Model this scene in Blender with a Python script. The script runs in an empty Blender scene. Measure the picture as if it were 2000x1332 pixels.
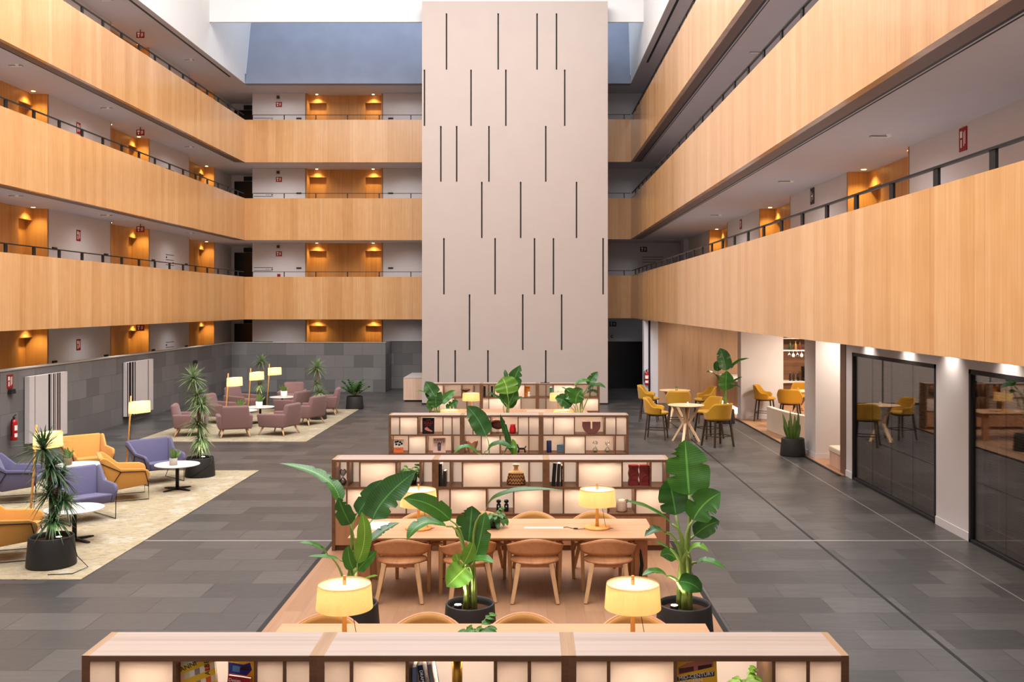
import bpy, bmesh, math, random
from mathutils import Vector, Matrix
random.seed(7)
SC = bpy.context.scene
COL = SC.collection
PI = math.pi
F, CX, CY, EYE = 1900.0, 1032.0, 597.0, 3.6

def at(x, y, Y):
    """the point of the place that stands at distance Y in the direction of photo coordinate x, y"""
    return Vector(((x - CX) / F * Y, Y, EYE - (y - CY) / F * Y))

# ------------------------------------------------------------------ mesh builder
class MB:
    def __init__(s):
        s.bm = bmesh.new()
        s.uv = s.bm.loops.layers.uv.new('UVMap')
    def box(s, x0, x1, y0, y1, z0, z1):
        v = [s.bm.verts.new(p) for p in ((x0,y0,z0),(x1,y0,z0),(x1,y1,z0),(x0,y1,z0),(x0,y0,z1),(x1,y0,z1),(x1,y1,z1),(x0,y1,z1))]
        for f in ((3,2,1,0),(4,5,6,7),(0,1,5,4),(1,2,6,5),(2,3,7,6),(3,0,4,7)):
            s.bm.faces.new([v[i] for i in f])
        return s
    def hexa(s, lo, hi):
        """lo, hi: four points each, same winding"""
        v = [s.bm.verts.new(p) for p in list(lo) + list(hi)]
        for f in ((3,2,1,0),(4,5,6,7),(0,1,5,4),(1,2,6,5),(2,3,7,6),(3,0,4,7)):
            s.bm.faces.new([v[i] for i in f])
        return s
    def bar(s, a, b, w, h=None, up=(0,0,1), w2=None, h2=None):
        """rectangular bar from a to b"""
        a, b = Vector(a), Vector(b); h = h or w; w2 = w2 or w; h2 = h2 or h
        d = (b - a).normalized(); u = Vector(up)
        if abs(d.dot(u)) > .95: u = Vector((0,1,0))
        sd = d.cross(u).normalized(); u = sd.cross(d)
        def q(p, W, Hh): return [p + sd*W/2*i + u*Hh/2*j for i, j in ((-1,-1),(1,-1),(1,1),(-1,1))]
        return s.hexa(q(a, w, h), q(b, w2, h2))
    def tube(s, pts, r, n=8, r2=None, cap=True):
        pts = [Vector(p) for p in pts]; N = len(pts); rings = []; prev = None
        for i, p in enumerate(pts):
            t = (pts[min(i+1, N-1)] - pts[max(i-1, 0)]).normalized()
            if prev is None:
                u = Vector((0,0,1)) if abs(t.z) < .9 else Vector((1,0,0))
                u = (u - t*u.dot(t)).normalized()
            else:
                u = prev - t*prev.dot(t)
                u = u.normalized() if u.length > 1e-6 else t.orthogonal().normalized()
            prev = u; w = t.cross(u)
            rr = r if r2 is None else r + (r2 - r)*i/max(1, N-1)
            rings.append([s.bm.verts.new(p + (u*math.cos(2*PI*k/n) + w*math.sin(2*PI*k/n))*rr) for k in range(n)])
        for a, b in zip(rings, rings[1:]):
            for k in range(n):
                s.bm.faces.new((a[k], a[(k+1)%n], b[(k+1)%n], b[k]))
        if cap:
            s.bm.faces.new(rings[0][::-1]); s.bm.faces.new(rings[-1])
        return s
    def lathe(s, prof, n=24, c=(0,0,0), sx=1, sy=1):
        """prof: (radius, z) pairs; r = 0 closes to a point"""
        c = Vector(c); rings = []
        for r, z in prof:
            if r < 1e-6: rings.append([s.bm.verts.new(c + Vector((0,0,z)))])
            else: rings.append([s.bm.verts.new(c + Vector((r*sx*math.cos(2*PI*k/n), r*sy*math.sin(2*PI*k/n), z))) for k in range(n)])
        for a, b in zip(rings, rings[1:]):
            if len(a) == 1 and len(b) == 1: continue
            for k in range(n):
                k2 = (k+1) % n
                if len(a) == 1: s.bm.faces.new((a[0], b[k2], b[k]))
                elif len(b) == 1: s.bm.faces.new((a[k], a[k2], b[0]))
                else: s.bm.faces.new((a[k], a[k2], b[k2], b[k]))
        return s
    def prism(s, poly, a0, a1, axis='y'):
        """extrude a 2-D polygon; axis y: poly in xz; x: poly in yz; z: poly in xy"""
        def P(p, a): return {'y': (p[0], a, p[1]), 'x': (a, p[0], p[1]), 'z': (p[0], p[1], a)}[axis]
        lo = [s.bm.verts.new(P(p, a0)) for p in poly]; hi = [s.bm.verts.new(P(p, a1)) for p in poly]
        n = len(poly)
        s.bm.faces.new(lo[::-1]); s.bm.faces.new(hi)
        for i in range(n): s.bm.faces.new((lo[i], lo[(i+1)%n], hi[(i+1)%n], hi[i]))
        return s
    def ball(s, c, r, sx=1, sy=1, sz=1, n=12):
        prof = [(r*math.sin(PI*i/n) if 0 < i < n else 0, -r*math.cos(PI*i/n)*sz) for i in range(n+1)]
        return s.lathe(prof, max(10, n), c, sx, sy)
    def quad(s, a, b, c, d):
        s.bm.faces.new([s.bm.verts.new(p) for p in (a, b, c, d)]); return s
    def grid(s, fn, nu, nv, thick=0.0):
        """fn(u, v) -> point (u, v in 0..1); with thickness a closed sheet (fn gets side -1 / 1)"""
        sides = (1, -1) if thick else (0,)
        G = {}
        for sd in sides:
            for i in range(nu+1):
                for j in range(nv+1):
                    G[sd, i, j] = s.bm.verts.new(fn(i/nu, j/nv, sd*thick/2))
            for i in range(nu):
                for j in range(nv):
                    q = [G[sd,i,j], G[sd,i+1,j], G[sd,i+1,j+1], G[sd,i,j+1]]
                    uv = [(i/nu,j/nv),((i+1)/nu,j/nv),((i+1)/nu,(j+1)/nv),(i/nu,(j+1)/nv)]
                    if sd < 0: q.reverse(); uv.reverse()
                    f = s.bm.faces.new(q)
                    for l, c in zip(f.loops, uv): l[s.uv].uv = c
        if thick:
            def seam(a, b): s.bm.faces.new((G[(-1,)+a], G[(-1,)+b], G[(1,)+b], G[(1,)+a]))
            for i in range(nu):
                seam((i,0),(i+1,0)); seam((i+1,nv),(i,nv))
            for j in range(nv):
                seam((0,j+1),(0,j)); seam((nu,j),(nu,j+1))
        return s
    def xform(s, M):
        bmesh.ops.transform(s.bm, matrix=M, verts=s.bm.verts); return s
    def build(s, name, m, parent=None, smooth=False, bevel=0, seg=2, sub=0, loc=None):
        bmesh.ops.recalc_face_normals(s.bm, faces=s.bm.faces) if bevel or sub else None
        me = bpy.data.meshes.new(name); s.bm.to_mesh(me); s.bm.free()
        if smooth:
            for p in me.polygons: p.use_smooth = True
        me.materials.append(m)
        o = bpy.data.objects.new(name, me); COL.objects.link(o)
        if parent: o.parent = parent
        if loc is not None: o.location = loc
        if bevel:
            b = o.modifiers.new('bevel', 'BEVEL'); b.width = bevel; b.segments = seg; b.limit_method = 'ANGLE'; b.angle_limit = .6
        if sub:
            b = o.modifiers.new('sub', 'SUBSURF'); b.levels = b.render_levels = sub
        return o

def thing(name, label, cat, loc=(0,0,0), rz=0.0, group=None):
    o = bpy.data.objects.new(name, None); COL.objects.link(o); o.empty_display_size = .1
    o.location = loc; o.rotation_euler = (0,0,rz)
    return tag(o, label, cat, group)
def tag(o, label, cat, group=None):
    if label: o['label'] = label
    o['category'] = cat
    if group: o['group'] = group
    return o
def struct(o, label=None):
    o['kind'] = 'structure'
    if label: o['label'] = label
    return o
def copy_tree(o, parent=None):
    c = o.copy(); COL.objects.link(c)
    if parent: c.parent = parent
    for ch in list(o.children): copy_tree(ch, c)
    return c
def dup(o, loc, rz, label, group=None):
    c = copy_tree(o); c.location = loc; c.rotation_euler = (0,0,rz)
    c['label'] = label
    if group: c['group'] = group
    return c
class Kind:
    """first call uses the original, later calls copy it with all its parts"""
    def __init__(s, make): s.make = make; s.o = None
    def __call__(s, loc, rz, label, group=None):
        if s.o is None:
            s.o = s.make(); o = s.o; o.location = loc; o.rotation_euler = (0,0,rz); o['label'] = label
            if group: o['group'] = group
            return o
        return dup(s.o, loc, rz, label, group)

FONT = None
def text(body, size, m, name='lettering', parent=None, loc=(0,0,0), rot=(PI/2,0,0), extrude=.0012, bold=0.0, spacing=1.0, align='CENTER', sx=1.0):
    cu = bpy.data.curves.new(name, 'FONT'); cu.body = body; cu.size = size; cu.extrude = extrude; cu.offset = bold
    cu.align_x = align; cu.align_y = 'CENTER'; cu.space_line = .8; cu.space_character = spacing; cu.resolution_u = 2
    t = bpy.data.objects.new('tmp', cu); COL.objects.link(t)
    bpy.context.view_layer.update()
    me = bpy.data.meshes.new_from_object(t.evaluated_get(bpy.context.evaluated_depsgraph_get()))
    bpy.data.objects.remove(t); bpy.data.curves.remove(cu)
    me.materials.clear(); me.materials.append(m); me.name = name
    o = bpy.data.objects.new(name, me); COL.objects.link(o)
    o.location = loc; o.rotation_euler = rot; o.scale = (sx,1,1)
    if parent: o.parent = parent
    return o

# ------------------------------------------------------------------ materials
def lin(c):
    """display colour 0..255 -> scene linear"""
    return tuple((x/255/12.92 if x/255 <= .04045 else ((x/255+.055)/1.055)**2.4) for x in c) + (1,)
class NT:
    def __init__(s, name):
        s.m = bpy.data.materials.new(name); s.m.use_nodes = True
        s.t = s.m.node_tree; s.t.nodes.clear()
        s.out = s.n('ShaderNodeOutputMaterial')
    def n(s, typ, **kw):
        x = s.t.nodes.new(typ)
        for k, v in kw.items():
            if k in ('operation','blend_type','data_type','noise_dimensions','feature','wave_type','bands_direction','distance','interpolation_type','vector_type'): setattr(x, k, v)
        return x
    def l(s, a, b): s.t.links.new(a, b)
    def math(s, op, a, b=None, c=None):
        x = s.n('ShaderNodeMath', operation=op)
        for i, v in enumerate((a, b, c)):
            if v is None: continue
            if isinstance(v, (int, float)): x.inputs[i].default_value = v
            else: s.l(v, x.inputs[i])
        return x.outputs[0]
    def mix(s, fac, a, b, blend='MIX'):
        x = s.n('ShaderNodeMix', data_type='RGBA'); x.blend_type = blend
        for i, v in ((0, fac), (6, a), (7, b)):
            if isinstance(v, (int, float, tuple)): x.inputs[i].default_value = v
            else: s.l(v, x.inputs[i])
        return x.outputs[2]
    def noise(s, vec, scale, detail=3, rough=.5):
        x = s.n('ShaderNodeTexNoise'); x.inputs['Scale'].default_value = scale; x.inputs['Detail'].default_value = detail; x.inputs['Roughness'].default_value = rough
        if vec is not None: s.l(vec, x.inputs['Vector'])
        return x.outputs['Fac']
    def xyz(s, x=0.0, y=0.0, z=0.0):
        c = s.n('ShaderNodeCombineXYZ')
        for i, v in enumerate((x, y, z)):
            if isinstance(v, (int, float)): c.inputs[i].default_value = v
            else: s.l(v, c.inputs[i])
        return c.outputs[0]
    def sep(s, v):
        c = s.n('ShaderNodeSeparateXYZ'); s.l(v, c.inputs[0]); return c.outputs
    def pos(s): return s.n('ShaderNodeNewGeometry').outputs['Position']
    def obj(s): return s.n('ShaderNodeTexCoord').outputs['Object']
    def ramp(s, fac, stops):
        r = s.n('ShaderNodeValToRGB'); e = r.color_ramp.elements
        e[0].position, e[0].color = stops[0]; e[1].position, e[1].color = stops[-1]
        for p, c in stops[1:-1]:
            k = e.new(p); k.color = c
        s.l(fac, r.inputs[0]); return r.outputs[0]
    def bsdf(s, col, rough=.5, spec=.5, metal=0.0, bump=None, bump_d=.01, coat=0, sheen=0):
        b = s.n('ShaderNodeBsdfPrincipled')
        for k, v in (('Base Color', col), ('Roughness', rough), ('Specular IOR Level', spec), ('Metallic', metal), ('Coat Weight', coat), ('Sheen Weight', sheen)):
            if isinstance(v, (int, float, tuple)): b.inputs[k].default_value = v
            else: s.l(v, b.inputs[k])
        if bump is not None:
            n = s.n('ShaderNodeBump'); n.inputs['Strength'].default_value = .5; n.inputs['Distance'].default_value = bump_d
            s.l(bump, n.inputs['Height']); s.l(n.outputs[0], b.inputs['Normal'])
        return b
    def end(s, sh): s.l(sh.outputs[0] if hasattr(sh, 'outputs') else sh, s.out.inputs[0]); return s.m

def plain(name, c, rough=.5, spec=.5, metal=0.0, noise=.06, scale=30, sheen=0):
    t = NT(name); f = t.noise(t.obj(), scale)
    a = lin(c); k = 1 - noise*2
    col = t.mix(f, tuple(x*k for x in a[:3]) + (1,), tuple(min(1, x*(1+noise*2)) for x in a[:3]) + (1,))
    return t.end(t.bsdf(col, rough, spec, metal, sheen=sheen))
def fabric(name, c, scale=160, rough=.9):
    t = NT(name); p = t.obj()
    f = t.noise(p, scale, 2); g = t.noise(p, 9, 3)
    a = lin(c)[:3]
    col = t.mix(f, tuple(x*.72 for x in a)+(1,), tuple(min(1, x*1.25) for x in a)+(1,))
    col = t.mix(t.math('MULTIPLY', g, .25), col, tuple(x*.8 for x in a)+(1,))
    return t.end(t.bsdf(col, rough, .2, bump=f, bump_d=.002, sheen=.15))
def grain(name, c1, c2, axis='z', along=.8, across=28, rough=.45, spec=.35, world=False, contrast=1.0, coat=0):
    """wood: streaks that run along one axis"""
    t = NT(name); x, y, z = t.sep(t.pos() if world else t.obj())
    S = {'x': (along, across, across), 'y': (across, along, across), 'z': (across, across, along)}[axis]
    v = t.xyz(t.math('MULTIPLY', x, S[0]), t.math('MULTIPLY', y, S[1]), t.math('MULTIPLY', z, S[2]))
    a = t.noise(v, 1.0, 4, .6); b = t.noise(v, .18, 2)
    f = t.math('ADD', t.math('MULTIPLY', a, .6*contrast), t.math('MULTIPLY', b, .6*contrast))
    col = t.ramp(f, [(.32, lin(c1)), (.62, lin(c2)), (.9, lin(tuple(min(255, k*1.06) for k in c2)))])
    return t.end(t.bsdf(col, rough, spec, bump=a, bump_d=.0015, coat=coat))
def emit(name, c, s):
    t = NT(name); e = t.n('ShaderNodeEmission'); e.inputs[0].default_value = lin(c); e.inputs[1].default_value = s
    return t.end(e)

M = {}
# --- veneer of the gallery parapets: upright strips with own tone, fine vertical figure, panel joints
def veneer():
    t = NT('parapet_veneer'); x, y, z = t.sep(t.pos())
    s = t.math('ADD', x, y)
    def strip(w, off):
        k = t.math('FLOOR', t.math('DIVIDE', t.math('ADD', s, off), w))
        wn = t.n('ShaderNodeTexWhiteNoise', noise_dimensions='2D'); t.l(t.xyz(k, t.math('FLOOR', t.math('DIVIDE', t.math('SUBTRACT', z, 2.0), 3.25)), 0), wn.inputs['Vector']); return wn.outputs['Value']
    a = strip(.31, .1); b = strip(1.24, .3)
    g = t.noise(t.xyz(t.math('MULTIPLY', s, 22), t.math('MULTIPLY', z, .5), 0), 1, 4, .6)
    fine = t.noise(t.xyz(t.math('MULTIPLY', s, 90), t.math('MULTIPLY', z, 1.6), 3), 1, 2)
    fig = t.noise(t.xyz(t.math('MULTIPLY', s, 3), t.math('MULTIPLY', z, 2.2), 5), 1.2, 3)
    f = t.math('ADD', t.math('MULTIPLY', a, .16), t.math('MULTIPLY', b, .12))
    f = t.math('ADD', f, t.math('MULTIPLY', g, .42)); f = t.math('ADD', f, t.math('MULTIPLY', fine, .14)); f = t.math('ADD', f, t.math('MULTIPLY', fig, .14))
    col = t.ramp(f, [(.25, lin((192,138,82))), (.5, lin((213,162,107))), (.75, lin((230,186,137)))])
    fr = t.math('FRACT', t.math('DIVIDE', t.math('ADD', s, .3), 1.24))
    joint = t.math('LESS_THAN', fr, .006)
    col = t.mix(t.math('MULTIPLY', joint, .45), col, lin((110,70,38)))
    b = t.bsdf(col, .26, .5, bump=fine, bump_d=.0005, coat=.55); b.inputs['Coat Roughness'].default_value = .14
    return t.end(b)
M['veneer'] = veneer()
M['oak_door'] = grain('door_veneer', (172,118,58), (200,146,82), 'z', .7, 26, .4)
M['alcove'] = grain('alcove_veneer', (172,118,58), (200,146,84), 'z', .7, 20, .4)
M['woodpanel'] = grain('wall_panel_oak', (132,104,82), (172,140,112), 'z', .9, 24, .5, world=True, contrast=1.15)
M['shelf'] = grain('shelf_walnut', (78,52,36), (112,78,54), 'x', 1.0, 30, .45)
M['shelf_side'] = grain('shelf_walnut_lit', (120,92,66), (150,120,90), 'y', 1.0, 34, .5)  # same walnut as the frame; light on its top edges is in the colour
M['shelf_top'] = grain('shelf_top_laminate', (140,120,108), (162,146,136), 'x', .5, 26, .35, .4)
M['base_front'] = grain('cabinet_front', (128,86,58), (168,120,86), 'z', 1.0, 22, .45)
M['table'] = grain('table_oak', (154,109,77), (180,138,104), 'x', .6, 22, .38)
M['tableleg'] = grain('table_leg_oak', (138,88,58), (168,116,82), 'z', .8, 22, .42)
M['chairwood'] = grain('chair_oak', (166,124,86), (200,160,118), 'z', .8, 26, .45)
M['chairply'] = grain('chair_ply', (156,102,66), (186,130,88), 'x', 1.2, 30, .42)
M['ashwood'] = grain('ash_wood', (196,154,112), (222,186,146), 'z', .8, 26, .45)
M['darkwood'] = grain('dark_stained_wood', (34,26,22), (58,44,36), 'z', .9, 26, .4)
M['desk'] = grain('desk_wood', (196,160,136), (216,184,162), 'z', .8, 20, .5)
M['lampwood'] = grain('lamp_beech', (200,140,64), (226,168,92), 'z', .8, 30, .45)

def planks(name, c1, c2, w=.22, L=1.9, along='y'):
    t = NT(name); x, y, z = t.sep(t.pos())
    u, v = (y, x) if along == 'y' else (x, y)
    br = t.n('ShaderNodeTexBrick'); t.l(t.xyz(u, v, 0), br.inputs['Vector'])
    br.inputs['Scale'].default_value = 1; br.inputs['Brick Width'].default_value = L; br.inputs['Row Height'].default_value = w
    br.inputs['Mortar Size'].default_value = .0014; br.offset = .37
    br.inputs['Color1'].default_value = lin(c1); br.inputs['Color2'].default_value = lin(c2); br.inputs['Mortar'].default_value = lin(tuple(k*.72 for k in c1))
    g = t.noise(t.xyz(t.math('MULTIPLY', u, 1.6), t.math('MULTIPLY', v, 26), 0), 1, 4, .6)
    col = t.mix(t.math('MULTIPLY', g, .55), br.outputs[0], lin(tuple(k*.72 for k in c1)), 'MIX')
    return t.end(t.bsdf(col, .42, .4, bump=g, bump_d=.001))
M['platform'] = planks('platform_oak', (150,111,82), (168,128,97))
M['barfloor'] = planks('bar_oak_floor', (186,140,104), (204,160,122))

def slate():
    t = NT('slate_tiles'); x, y, z = t.sep(t.pos())
    br = t.n('ShaderNodeTexBrick'); t.l(t.xyz(x, y, 0), br.inputs['Vector'])
    br.inputs['Scale'].default_value = 1; br.inputs['Brick Width'].default_value = .9; br.inputs['Row Height'].default_value = .6
    br.inputs['Mortar Size'].default_value = .005; br.offset = .5; br.inputs['Bias'].default_value = 0
    br.inputs['Color1'].default_value = lin((50,49,49)); br.inputs['Color2'].default_value = lin((86,83,81)); br.inputs['Mortar'].default_value = lin((30,29,29))
    n = t.noise(t.xyz(t.math('MULTIPLY', x, 1.3), t.math('MULTIPLY', y, 5), 0), 1.6, 6, .65)
    n2 = t.noise(t.pos(), 14, 4, .6)
    col = t.mix(t.math('MULTIPLY', n, .6), br.outputs[0], lin((50,49,48)))
    col = t.mix(t.math('MULTIPLY', n2, .2), col, lin((88,86,84)))
    rough = t.math('ADD', t.math('MULTIPLY', n, .22), .26)
    h = t.math('ADD', t.math('MULTIPLY', n, .6), t.math('MULTIPLY', br.outputs['Fac'], -1.0))
    return t.end(t.bsdf(col, rough, .5, bump=h, bump_d=.006))
M['slate'] = slate()
def stone():
    t = NT('stone_cladding'); x, y, z = t.sep(t.pos())
    s = t.math('ADD', x, y)
    br = t.n('ShaderNodeTexBrick'); t.l(t.xyz(s, t.math('ADD', z, -.01), 0), br.inputs['Vector'])
    br.inputs['Scale'].default_value = 1; br.inputs['Brick Width'].default_value = .8; br.inputs['Row Height'].default_value = .51
    br.inputs['Mortar Size'].default_value = .004; br.offset = .45
    br.inputs['Color1'].default_value = lin((90,89,89)); br.inputs['Color2'].default_value = lin((130,128,127)); br.inputs['Mortar'].default_value = lin((64,62,61))
    n = t.noise(t.pos(), 2.2, 6, .62); n2 = t.noise(t.pos(), 26, 4, .6)
    col = t.mix(t.math('MULTIPLY', n, .5), br.outputs[0], lin((94,92,92)))
    col = t.mix(t.math('MULTIPLY', n2, .3), col, lin((132,128,124)))
    return t.end(t.bsdf(col, .62, .35, bump=t.math('ADD', n2, t.math('MULTIPLY', br.outputs['Fac'], -1.5)), bump_d=.004))
M['stone'] = stone()
def rug():
    t = NT('woven_rug'); x, y, z = t.sep(t.pos())
    v = t.xyz(t.math('MULTIPLY', x, 5), t.math('MULTIPLY', y, 30), 0)
    n = t.noise(v, 1, 3, .7); m = t.noise(t.pos(), 1.7, 4, .6); k = t.noise(t.xyz(t.math('MULTIPLY', x, 9), t.math('MULTIPLY', y, 30), 0), 1, 2)
    col = t.ramp(m, [(.3, lin((166,157,140))), (.5, lin((158,146,120))), (.68, lin((178,170,156)))])
    col = t.mix(t.math('MULTIPLY', t.math('LESS_THAN', n, .43), .75), col, lin((112,102,84)))
    col = t.mix(t.math('MULTIPLY', t.math('GREATER_THAN', k, .62), .8), col, lin((168,142,84)))
    return t.end(t.bsdf(col, .95, .1, bump=k, bump_d=.004))
M['rug'] = rug()

M['white'] = plain('white_wall_paint', (214,211,213), .75, .2, noise=.02, scale=3)
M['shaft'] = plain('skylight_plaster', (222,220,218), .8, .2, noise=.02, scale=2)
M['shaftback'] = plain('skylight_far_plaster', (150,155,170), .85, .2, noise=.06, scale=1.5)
M['soffit'] = plain('soffit_paint', (200,196,200), .8, .2, noise=.02, scale=4)
M['tower'] = plain('tower_panel', (180,167,159), .6, .3, noise=.02, scale=1.5)
M['slot'] = plain('slot_dark', (52,44,40), .7)
M['black'] = plain('black_metal', (18,18,19), .5, .3, noise=.03)
M['blackmatte'] = plain('black_matte', (26,26,27), .6, .4, noise=.08, scale=60)
M['blackdoor'] = plain('black_gloss_door', (12,13,17), .22, .5, noise=.02)
M['jamb'] = plain('brown_jamb', (112,86,70), .5)
M['bluewhite'] = plain('pale_jamb', (206,206,214), .5, noise=.02)
M['steel'] = plain('brushed_steel', (190,190,190), .3, .5, 1.0)
M['strip'] = plain('floor_joint_strip', (168,164,160), .35, .5, .6)
M['potblack'] = plain('planter_black', (38,37,37), .55, .4, noise=.08, scale=40)
M['soil'] = plain('bark_soil', (70,48,34), .95, .1, noise=.3, scale=60)
M['canebark'] = plain('cane_bark', (122,104,78), .85, .2, noise=.2, scale=40)
M['yellow'] = fabric('mustard_fabric', (186,138,38))
M['amber'] = fabric('amber_fabric', (204,148,76))
M['blue'] = fabric('periwinkle_fabric', (98,95,126))
M['mauve'] = fabric('mauve_fabric', (130,100,98))
M['cream'] = fabric('cream_upholstery', (222,210,192))
M['backpad'] = fabric('tan_pad_fabric', (190,140,78))
M['tabletop'] = plain('white_laminate', (226,222,218), .3, .5, noise=.01)
M['concrete'] = plain('concrete_pot', (168,160,150), .85, .2, noise=.08, scale=40)
M['red'] = plain('red_enamel', (176,22,26), .3, .5, noise=.02)
M['redsign'] = plain('red_sign', (150,22,26), .5, .3, noise=.02)
M['darksign'] = plain('dark_sign', (52,34,34), .5, .3, noise=.02)
M['paper'] = plain('white_paper', (236,232,226), .8, .1, noise=.02)
M['label'] = plain('white_print', (240,238,232), .7, .1, noise=.01)
M['ink'] = plain('black_ink', (20,18,18), .7, .1, noise=.01)
M['canvas'] = plain('pale_canvas', (206,198,196), .8, .1, noise=.02, scale=10)
M['stripe'] = plain('black_stripe', (30,24,26), .8, .1, noise=.05)
M['stripe_brown'] = plain('brown_stripe', (92,76,74), .8, .1, noise=.05)

def leafmat(name, c1, c2, ribs=26, trans=.3):
    t = NT(name)
    uv = t.n('ShaderNodeTexCoord').outputs['UV']; u, v, w = t.sep(uv)
    au = t.math('ABSOLUTE', t.math('SUBTRACT', u, .5))
    ph = t.math('SUBTRACT', t.math('MULTIPLY', v, ribs*6.283), t.math('MULTIPLY', au, 18))
    rib = t.math('MULTIPLY', t.math('ADD', t.math('SINE', ph), 1), .5)
    n = t.noise(t.obj(), 6, 3)
    f = t.math('ADD', t.math('MULTIPLY', rib, .28), t.math('MULTIPLY', n, .72))
    col = t.mix(f, lin(c1), lin(c2))
    mid = t.math('LESS_THAN', au, .025)
    col = t.mix(t.math('MULTIPLY', mid, .4), col, lin(tuple(min(255, k*1.5+24) for k in c2)))
    b = t.bsdf(col, .30, .5, bump=rib, bump_d=.0009)
    tr = t.n('ShaderNodeBsdfTranslucent'); t.l(col, tr.inputs[0])
    mx = t.n('ShaderNodeMixShader'); mx.inputs[0].default_value = trans
    t.l(b.outputs[0], mx.inputs[1]); t.l(tr.outputs[0], mx.inputs[2])
    return t.end(mx)
M['leaf'] = leafmat('broad_leaf', (30,80,26), (80,138,54))
M['leafdark'] = leafmat('broad_leaf_dark', (22,60,24), (60,112,46))
M['leaflight'] = leafmat('broad_leaf_young', (70,128,36), (132,178,70))
M['blade'] = leafmat('narrow_leaf', (84,116,70), (164,186,134), ribs=0, trans=.25)
M['bladedark'] = leafmat('narrow_leaf_dark', (30,62,38), (84,120,74), ribs=0, trans=.2)
M['sanse'] = leafmat('succulent_leaf', (36,82,40), (128,160,70), ribs=9, trans=.1)
M['petiole'] = plain('leaf_stalk', (128,150,74), .5, .4, noise=.12, scale=20)

def shade_mat(name, c, thread):
    t = NT(name); x, y, z = t.sep(t.obj())
    n = t.noise(t.xyz(t.math('MULTIPLY', x, 300), t.math('MULTIPLY', y, 300), t.math('MULTIPLY', z, 40)), 1, 2)
    col = t.mix(n, lin(tuple(k*.86 for k in c)), lin(c))
    d = t.n('ShaderNodeBsdfDiffuse'); t.l(col, d.inputs[0])
    tr = t.n('ShaderNodeBsdfTranslucent'); t.l(col, tr.inputs[0])
    mx = t.n('ShaderNodeMixShader'); mx.inputs[0].default_value = thread
    t.l(d.outputs[0], mx.inputs[1]); t.l(tr.outputs[0], mx.inputs[2])
    return t.end(mx)
M['shade'] = shade_mat('lampshade_linen', (248,216,150), .5)
M['diffuser'] = shade_mat('lamp_diffuser', (254,252,246), .85)
def acrylic():
    t = NT('frosted_acrylic'); n = t.noise(t.obj(), 3, 2)
    col = t.mix(n, lin((242,226,208)), lin((248,236,222)))
    d = t.n('ShaderNodeBsdfPrincipled'); t.l(col, d.inputs[0]); d.inputs['Roughness'].default_value = .25
    tr = t.n('ShaderNodeBsdfTranslucent'); t.l(col, tr.inputs[0])
    mx = t.n('ShaderNodeMixShader'); mx.inputs[0].default_value = .62
    t.l(d.outputs[0], mx.inputs[1]); t.l(tr.outputs[0], mx.inputs[2])
    return t.end(mx)
M['acrylic'] = acrylic()
def tinted_glass(name, tint, refl):
    t = NT(name)
    tr = t.n('ShaderNodeBsdfTransparent'); tr.inputs[0].default_value = tint
    g = t.n('ShaderNodeBsdfGlossy'); g.inputs['Roughness'].default_value = .0; g.inputs[0].default_value = (.95,.95,.95,1)
    lw = t.n('ShaderNodeLayerWeight'); lw.inputs[0].default_value = .35
    f = t.math('ADD', t.math('MULTIPLY', lw.outputs['Fresnel'], .6), refl)
    f = t.math('MINIMUM', f, 1.0)
    mx = t.n('ShaderNodeMixShader'); t.l(f, mx.inputs[0]); t.l(tr.outputs[0], mx.inputs[1]); t.l(g.outputs[0], mx.inputs[2])
    return t.end(mx)
M['glass'] = tinted_glass('dark_window_glass', (.72,.70,.68,1), .08)
M['clearglass'] = tinted_glass('clear_glass', (.86,.87,.86,1), .02)
M['darkroom'] = plain('dark_room', (60,54,52), .9, .1, noise=.03)
M['slat'] = plain('blind_slat', (186,180,174), .6, .3, noise=.03)
M['led'] = emit('led_warm', (255,230,204), 64)
M['downlight'] = emit('downlight_lens', (255,196,110), 30)
M['downlight_white'] = emit('downlight_white_lens', (255,232,210), 25)
M['uplight'] = emit('uplight_lens', (255,240,205), 22)
# ------------------------------------------------------------------ the setting
XL, XLW, XR, XRW, YB, YBW, YN = -11.8, -13.6, 4.26, 6.65, 40.5, 42.4, -7.0
# per gallery: parapet bottom, parapet top (left/back, right), floor above
LV = [(3.04, 4.80, 3.09, 4.85), (6.34, 8.07, 6.38, 8.08), (9.58, 11.34, 9.60, 11.36)]
FLR = [.67, 3.92, 7.18, 10.44]
CEIL_L = [3.04, 6.34, 9.58, 12.85]
CEIL_R = [3.09, 6.38, 9.60, 12.85]
TX0, TX1, TY0, TZ = -3.87, 2.89, 35.4, 14.68     # lift tower
S = lambda name, mb, m, **k: struct(mb.build(name, m, **k))

S('floor', MB().box(-14.6, 13, YN, 45, -.3, 0), M['slate'])
S('floor_bar', MB().box(6.62, 12.4, 20.6, 37.5, 0, .014), M['barfloor'])
S('trim_bar_threshold', MB().box(6.56, 6.62, 20.6, 36.0, 0, .016), M['black'])
# flush joints in the slate
S('trim_floor_joint', MB().box(-12.3, 6.7, 14.86, 14.92, 0, .004), M['strip'])
S('trim_floor_joint', MB().box(4.36, 4.40, YN, 36, 0, .003), M['black'])
S('trim_floor_joint', MB().box(6.03, 6.05, YN, 36, 0, .003), M['strip'])
# platforms of the two work areas
for nm, y0, y1 in (('floor_platform', 5.6, 14.75), ('floor_platform', 19.6, 28.6)):
    o = S(nm, MB().box(-2.93, 2.14, y0, y1, 0, .02), M['platform'])
    e = MB().box(-2.99, -2.93, y0-.06, y1+.06, 0, .022).box(2.14, 2.20, y0-.06, y1+.06, 0, .022).box(-2.93, 2.14, y0-.06, y0, 0, .022).box(-2.93, 2.14, y1, y1+.06, 0, .022)
    S('trim_platform_edge', e, M['black'])

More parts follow.
